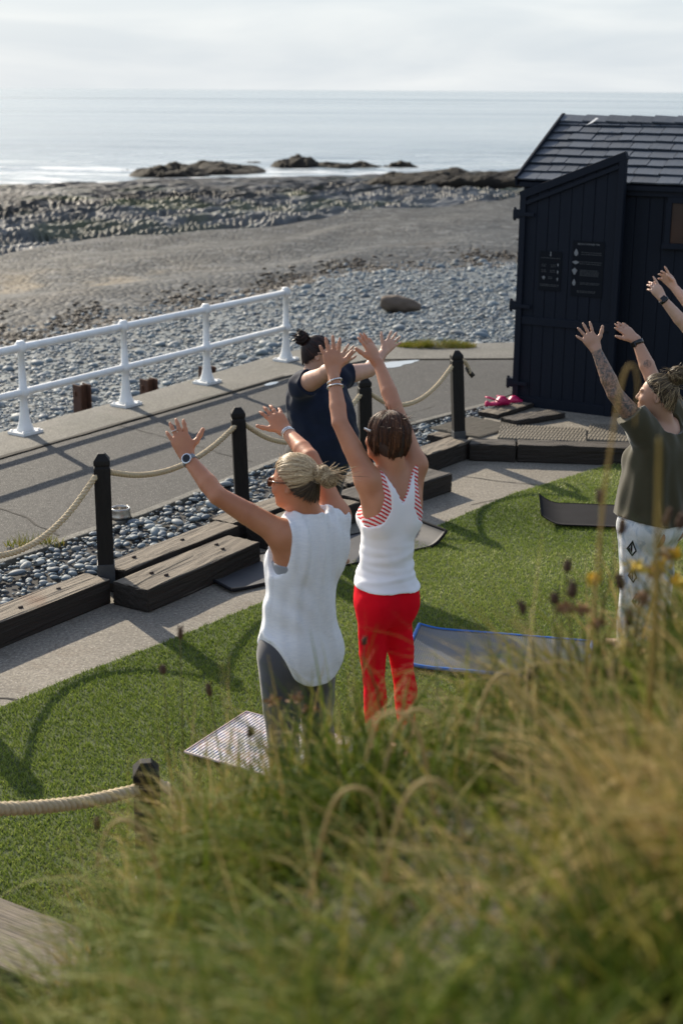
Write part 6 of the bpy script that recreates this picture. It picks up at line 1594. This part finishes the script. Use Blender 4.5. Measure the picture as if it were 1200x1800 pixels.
M_GRASS = leaf_mat('bank_grass', [(0.0, (0.040, 0.066, 0.007)), (0.28, (0.110, 0.150, 0.016)), (0.46, (0.215, 0.205, 0.036)), (0.62, (0.28, 0.215, 0.06)), (0.80, (0.42, 0.30, 0.12)), (0.96, (0.58, 0.46, 0.23)), (1.0, (0.10, 0.055, 0.028))], 0.30, 0.55)
def blades(name, n, L0, L1, w0, w1, seg, lean, vfun, region, wind=(-0.25, 0.15), bend=0.8):
    rs = np.random.default_rng(len(name) + n)
    x, y = region(rs, n); n = len(x)
    z = bank_z(x, y); ok = z > -0.1; x, y, z = x[ok], y[ok], z[ok]; n = len(x)
    L = rs.uniform(L0, L1, n); w = rs.uniform(w0, w1, n)
    a = rs.uniform(0, 2 * np.pi, n); tilt = np.abs(rs.normal(0, lean, n))
    cx = np.cos(a) * np.sin(tilt) + wind[0] * rs.uniform(0, 1.6, n); cy = np.sin(a) * np.sin(tilt) + wind[1] * rs.uniform(0, 1.6, n)
    dirv = np.stack([cx, cy, np.cos(tilt)], 1); dirv /= np.linalg.norm(dirv, axis=1)[:, None]
    hd = np.stack([cx, cy, 0 * cx], 1); hd /= np.linalg.norm(hd, axis=1)[:, None] + 1e-6
    side = np.stack([-np.sin(a + 1), np.cos(a + 1), 0 * a], 1)
    bd = bend * rs.uniform(0.1, 1.3, n)
    P = np.stack([x, y, z - 0.02], 1); d = dirv.copy(); Vs = []
    for i in range(seg + 1):
        t = i / seg; ww = w * (1 - t ** 1.6) * 0.5 + 0.0003
        Vs += [P + side * ww[:, None], P - side * ww[:, None]]
        d = d + (hd * 0.6 - np.array([0, 0, 1.0]) * 0.75) * (bd * (t + 0.15) / seg * 1.3)[:, None]; d /= np.linalg.norm(d, axis=1)[:, None]
        P = P + d * (L / seg)[:, None]
    V = np.stack(Vs, 1).reshape(-1, 3); m = 2 * (seg + 1)
    b = (np.arange(n) * m)[:, None]
    F_ = np.concatenate([np.stack([b[:, 0] + 2 * i, b[:, 0] + 2 * i + 1, b[:, 0] + 2 * i + 3, b[:, 0] + 2 * i + 2], 1) for i in range(seg)])
    v = vfun(rs, x, y); v = np.tile(v, seg)
    me = np_mesh(name, V, F_, True, {'v': ('FACE', np.clip(v, 0, 1))})
    return setp(link(name, me, M_GRASS, bank), kind='stuff')
def reg(y0, y1, pw=1.0, k=0.34):
    def f(rs, n):
        y = y0 + (y1 - y0) * rs.uniform(0, 1, n) ** pw; x = rs.uniform(-k, k, n) * (y + 0.35); return x, y
    return f
def vgreen(rs, x, y):
    p = fbm(x * 2.2, y * 2.2, oct=3, seed=95); return 0.30 + (p - 0.5) * 0.75 + rs.normal(0, 0.17, len(x)) + 0.06 * (y - 2.2)
def vstraw(rs, x, y): return 0.66 + rs.uniform(-0.12, 0.33, len(x))
# tussocks: every clump has its own lean, colour and spread, with darker gaps between
rsC = np.random.default_rng(77)
NC = 230
cy_ = 0.95 + 3.3 * rsC.uniform(0, 1, NC) ** 0.95; cx_ = rsC.uniform(-0.34, 0.36, NC) * (cy_ + 0.35)
c_dir = rsC.uniform(0, 6.283, NC); c_lean = np.abs(rsC.normal(0.75, 0.55, NC)); c_v = np.clip(0.35 + 0.85 * (fbm(cx_ * 1.3 + 4, cy_ * 1.3, oct=3, seed=97) - 0.5) * 2 - 0.10 * (cx_ - 0.1) + 0.10 * (cy_ - 2.2) + 0.26 * smooth(2.0, 2.7, cy_) + rsC.normal(0, 0.10, NC), 0.05, 0.9); c_L = rsC.uniform(0.7, 1.25, NC); c_r = rsC.uniform(0.06, 0.16, NC)
def tussock_blades(name, n, L0, L1, w0, w1, seg, spread, dv, vs, bend):
    rs = np.random.default_rng(n)
    k = rs.integers(0, NC, n); a0 = rs.uniform(0, 6.283, n); r0 = c_r[k] * np.abs(rs.normal(0, 0.8, n))
    x = cx_[k] + r0 * np.cos(a0); y = cy_[k] + r0 * np.sin(a0); z = bank_z(x, y); ok = z > -0.1
    k, a0, r0, x, y, z = [q[ok] for q in (k, a0, r0, x, y, z)]; n = len(x)
    L = rs.uniform(L0, L1, n) * c_L[k]; w = rs.uniform(w0, w1, n)
    hx_ = np.cos(c_dir[k]) * c_lean[k] + np.cos(a0) * r0 * 2.2 + rs.normal(0, spread, n); hy_ = np.sin(c_dir[k]) * c_lean[k] + np.sin(a0) * r0 * 2.2 + rs.normal(0, spread, n)
    d = np.stack([hx_, hy_, np.ones(n)], 1); d /= np.linalg.norm(d, axis=1)[:, None]
    hd = np.stack([hx_, hy_, 0 * hx_], 1); hd /= np.linalg.norm(hd, axis=1)[:, None] + 1e-6
    sa = rs.uniform(0, 6.283, n); side = np.stack([np.cos(sa), np.sin(sa), 0 * sa], 1)
    bd = bend * rs.uniform(0.1, 1.6, n); P = np.stack([x, y, z - 0.02], 1); Vs = []
    for i in range(seg + 1):
        t = i / seg; ww = w * (1 - t ** 1.7) * 0.5 + 0.0003
        Vs += [P + side * ww[:, None], P - side * ww[:, None]]
        d = d + (hd * 0.6 - np.array([0, 0, 0.8])) * (bd * (t + 0.12) / seg * 1.5)[:, None]; d /= np.linalg.norm(d, axis=1)[:, None]
        P = P + d * (L / seg)[:, None]
    V = np.stack(Vs, 1).reshape(-1, 3); m = 2 * (seg + 1); b = np.arange(n) * m
    F_ = np.concatenate([np.stack([b + 2 * i, b + 2 * i + 1, b + 2 * i + 3, b + 2 * i + 2], 1) for i in range(seg)])
    v = c_v[k] + dv + rs.normal(0, vs, n)
    me = np_mesh(name, V, F_, True, {'v': ('FACE', np.tile(np.clip(v, 0, 0.985), seg))})
    return setp(link(name, me, M_GRASS, bank), kind='stuff')
tussock_blades('grass_blades', 11500, 0.15, 0.36, 0.004, 0.009, 5, 0.30, -0.02, 0.09, 1.7)
tussock_blades('fine_grass', 11000, 0.14, 0.36, 0.0016, 0.0034, 5, 0.40, 0.08, 0.12, 1.6)
tussock_blades('dry_grass', 5200, 0.12, 0.30, 0.0022, 0.0055, 6, 0.6, 0.30, 0.12, 1.9)
blades('dark_undergrowth', 5000, 0.08, 0.18, 0.006, 0.014, 4, 0.7, lambda rs, x, y: rs.uniform(0, 0.16, len(x)), reg(0.9, 4.9, 0.85), (0, 0), 1.2)
blades('grass_stems', 110, 0.26, 0.46, 0.0022, 0.0036, 6, 0.20, vstraw, reg(1.7, 3.2, 0.8), (-0.05, 0.0), 0.25)
blades('broad_leaves', 300, 0.14, 0.30, 0.010, 0.020, 6, 0.55, lambda rs, x, y: 0.30 + rs.uniform(-0.2, 0.24, len(x)), reg(1.3, 4.2, 0.8), (0, 0), 0.9)

# seed heads, dead flower heads and yellow flowers that stand out of the grass
M_STALK = leaf_mat('stalk', [(0, (0.12, 0.11, 0.04)), (1, (0.12, 0.11, 0.04))], 0.2)
M_SEED = simple('seed_head_brown', (0.055, 0.028, 0.018), (0.11, 0.06, 0.035), 0.9, 120, 300, 0.6, bd=0.003)
M_DEAD = simple('dead_flower_head', (0.26, 0.12, 0.06), (0.38, 0.24, 0.13), 0.9, 90, 300, 0.6, bd=0.003)
M_YEL = simple('yellow_petals', (0.62, 0.42, 0.03), (0.70, 0.52, 0.08), 0.7, 90, 200, 0.3)
def stalk_plant(name, tip, label, cat, group, kind):
    tip = Vector(tip); bx_, by_ = tip.x + random.uniform(-0.05, 0.05), tip.y + random.uniform(-0.02, 0.08)
    bz = float(bank_z(np.array(bx_), np.array(by_))) - 0.02
    r = thing(name, label, cat, (bx_, by_, bz), group)
    t = tip - Vector((bx_, by_, bz)); mid = t * 0.5 + Vector((random.uniform(-0.02, 0.02), 0, 0.02))
    path = [Vector((0, 0, 0)), mid * 0.5 + Vector((0, 0, 0.01)), mid, (mid + t) / 2 + Vector((0, 0, 0.008)), t]
    link('stalk', MB().tube(path, [0.0022, 0.002, 0.0018, 0.0015, 0.0013], 5).mesh('stalk'), M_STALK, r)
    ax_ = (path[-1] - path[-2]).normalized()
    mb = MB()
    if kind == 'seed':
        L = random.uniform(0.022, 0.040); w = random.uniform(0.0065, 0.009)
        pts = [t + ax_ * (L * (q - 0.3)) for q in (0, 0.12, 0.35, 0.6, 0.85, 1.0)]
        mb.tube(pts, [0.002, w * 0.8, w, w * 0.95, w * 0.6, 0.0015], 9)
        for _ in range(40):
            a = random.uniform(0, 6.28); q = random.uniform(0, 1); c = t + ax_ * (L * (q - 0.25)); d = Vector((math.cos(a), math.sin(a), 0.4)).normalized()
            mb.add([c + d * w * 0.8 + Vector((0, 0, 0.0016)), c + d * w * 0.8 - Vector((0, 0, 0.0016)), c + d * (w + 0.004)], [(0, 1, 2)])
        link('seed_head', mb.mesh('seed_head'), M_SEED, r)
    else:
        for _ in range(34):
            d = Vector((random.gauss(0, 1), random.gauss(0, 1), abs(random.gauss(0.3, 0.8)))).normalized(); c = t + Vector((random.gauss(0, 0.006), random.gauss(0, 0.006), random.gauss(0, 0.004)))
            s_ = d.cross(Vector((random.random(), random.random(), random.random()))).normalized(); l_ = random.uniform(0.012, 0.021); w_ = random.uniform(0.0035, 0.006)
            mb.add([c, c + d * l_ * 0.5 + s_ * w_, c + d * l_, c + d * l_ * 0.5 - s_ * w_], [(0, 1, 2, 3)])
        link('flower_head', mb.mesh('flower_head'), M_YEL if kind == 'flower' else M_DEAD, r)
HEADS = [(-0.398, 3.3, 1.696), (-0.43, 3.2, 1.643), (-0.319, 3.2, 1.588), (-0.552, 2.9, 1.389), (0.414, 2.4, 2.139), (0.383, 2.4, 2.124), (0.402, 2.4, 2.185), (0.453, 2.4, 2.313), (0.494, 2.4, 2.258), (0.499, 2.4, 2.155), (0.327, 2.4, 2.105), (0.519, 2.4, 2.087), (0.598, 2.4, 2.269), (0.573, 2.4, 2.276), (0.345, 2.4, 1.977), (0.397, 2.2, 1.958), (0.274, 2.2, 1.915), (0.059, 3.3, 1.681), (0.494, 2.4, 1.983), (-0.207, 3.0, 1.573)]
DEAD = [(0.402, 2.4, 2.105), (0.433, 2.4, 2.103), (0.459, 2.4, 2.074), (0.58, 2.4, 2.208), (0.561, 2.4, 2.178), (0.539, 2.4, 2.123), (-0.154, 3.0, 1.652), (-0.105, 3.1, 1.615), (-0.063, 2.9, 1.677)]
FLOW = [(0.525, 2.4, 2.186), (0.451, 2.4, 2.162), (0.589, 2.4, 2.207), (0.566, 2.4, 2.183), (0.603, 2.4, 2.156)]
HL_ = ['uppermost of the seed heads over the concrete edge at the left', 'blurred brown seed head left of the blonde woman, the lower of two close together', 'brown seed head just left of the blonde woman at hip height', 'round brown seed head below the short black rope post',
       'dark seed head standing highest beside the blue-edged mat', 'small dark seed head just above the right part of the blue-edged mat', 'small dark seed head on the open turf between blue-edged mat and black mat', 'tall brown seed head overlapping the black yoga mat',
       'brown seed head in front of the upper left trouser leg of the woman in khaki', 'dark seed head beside the lower left trouser leg of the woman in khaki', 'small round seed head over the middle of the blue-edged mat', 'dark seed head low in the grass under the white trousers',
       'dark seed head at the very right edge beside the white trousers', 'small brown seed head over the seat of the white trousers', 'dark seed head over the grass below the blue-edged mat', 'large dark seed head deep in the grass at the right', 'dark seed head low in the middle of the grass bank',
       'faint brown seed head just left of the red leggings', 'dark seed head in the grass below the white trousers, left of the tall stalk', 'brown seed head in front of the striped mat']
for p, lb in zip(HEADS, HL_): stalk_plant('plantain_stem', p, lb, 'plant', 'seed heads above the grass', 'seed')
DL_ = ['withered orange flower head at the right end of the blue-edged mat, leftmost of a pair', 'withered tan flower head at the blue-edged mat, right one of a pair', 'withered flower head just below the pair by the blue-edged mat', 'withered orange flower head over the right trouser leg of the woman in khaki', 'withered flower head between the trouser legs of the woman in khaki', 'withered flower head at the feet of the woman in khaki',
       'pale withered flower head over the left grey legging', 'pale withered flower head between the grey leggings', 'pale withered flower head over the right grey legging']
for p, lb in zip(DEAD, DL_): stalk_plant('withered_flower', p, lb, 'plant', 'withered flowers in the grass', 'dead')
FL_ = ['small yellow flower in front of the left trouser leg of the woman in khaki', 'small yellow flower on the turf left of the white trousers', 'yellow flower over the right trouser leg, highest of three', 'yellow flower over the right trouser leg, leftmost of three', 'yellow flower at the right picture edge, lowest of three']
for p, lb in zip(FLOW, FL_): stalk_plant('yellow_flower', p, lb, 'plant', 'yellow flowers in the grass', 'flower')
def near_stem(name, pts, w, label, v):
    pts = [Vector(p) for p in pts]; b = pts[0].copy()
    dense = []
    for i in range(len(pts) - 1):
        p0, p1, p2, p3 = pts[max(i - 1, 0)], pts[i], pts[i + 1], pts[min(i + 2, len(pts) - 1)]
        for k in range(6):
            t = k / 6; dense.append(0.5 * ((2 * p1) + (p2 - p0) * t + (2 * p0 - 5 * p1 + 4 * p2 - p3) * t * t + (3 * p1 - p0 - 3 * p2 + p3) * t ** 3) - b)
    dense.append(pts[-1] - b); n = len(dense)
    me = MB().tube(dense, [w * (1 - 0.7 * (i / n) ** 2) for i in range(n)], 6).mesh(name)
    a = me.attributes.new('v', 'FLOAT', 'FACE'); a.data.foreach_set('value', np.full(len(me.polygons), v, dtype=np.float32))
    return setp(link(name, me, M_GRASS, None, b), label, 'grass stalk', 'tall grass stalks close to the lens')
near_stem('grass_stalk', [(0.42, 1.78, 1.85), (0.412, 1.75, 2.335), (0.40, 1.72, 2.47), (0.389, 1.70, 2.593)], 0.0050, 'tall blurred yellow-green stalk crossing the khaki shirt', 0.66)
near_stem('grass_stalk', [(0.36, 1.95, 1.9), (0.366, 1.92, 2.40), (0.372, 1.90, 2.56), (0.381, 1.90, 2.632), (0.393, 1.90, 2.645), (0.401, 1.90, 2.615), (0.400, 1.90, 2.56)], 0.0022, 'pale blurred stalk with a hooked tip in front of the hut', 0.80)
for k, q in enumerate(((0.06, 2.25), (0.16, 2.05), (-0.05, 1.9), (0.22, 2.3), (-0.28, 2.1), (0.05, 1.75))):
    z = float(bank_z(np.array(q[0]), np.array(q[1]))); s_ = (1, -1, 1, 1, -1, 1)[k]
    near_stem('grass_stalk', [(q[0], q[1], z), (q[0] + 0.03 * s_, q[1], z + 0.17), (q[0] + 0.06 * s_, q[1], z + 0.225), (q[0] + 0.10 * s_, q[1], z + 0.215), (q[0] + 0.12 * s_, q[1] - 0.02, z + 0.15)], 0.0040, ('pale dry stalk arching right below the brown-haired woman', 'pale dry stalk arching left below the blue-edged mat', 'pale dry stalk arching right in the middle of the grass bank', 'pale dry stalk arching right at the right of the grass bank', 'pale dry stalk arching left below the short rope post', 'pale dry stalk arching right lowest in the grass bank')[k], 0.90)
# tuft of grass at the promenade edge
m0 = bank_z
def tuft(c, n, R, label):
    rs = np.random.default_rng(5); V = []; F_ = []; at_ = []
    for i in range(n):
        a = rs.uniform(0, 6.28); r = R * math.sqrt(rs.uniform()); p = np.array([c[0] + r * math.cos(a) * 2.0, c[1] + r * math.sin(a) * 0.7, c[2]]); d = np.array([rs.normal(0, 0.4), rs.normal(0, 0.4), 1.0]); L = rs.uniform(0.05, 0.12) * (1.2 - r / R * 0.6)
        s_ = np.array([math.cos(a), math.sin(a), 0]) * 0.004; b = len(V); V += [p - s_, p + s_, p + d * L]; F_.append((b, b + 1, b + 2)); at_.append(rs.uniform(0.25, 0.62))
    me = np_mesh('grass_tuft', np.array(V) - np.array(c), np.array(F_), False, {'v': ('FACE', at_)})
    return setp(link('grass_tuft', me, M_GRASS, None, c), label, 'grass tuft')
tuft((1.12, 16.9, 0.055), 1500, 0.24, 'low green grass tuft on the promenade edge left of the hut')
tuft((-2.05, 9.05, 0.06), 160, 0.10, 'weedy tuft at the path edge left of the first post')
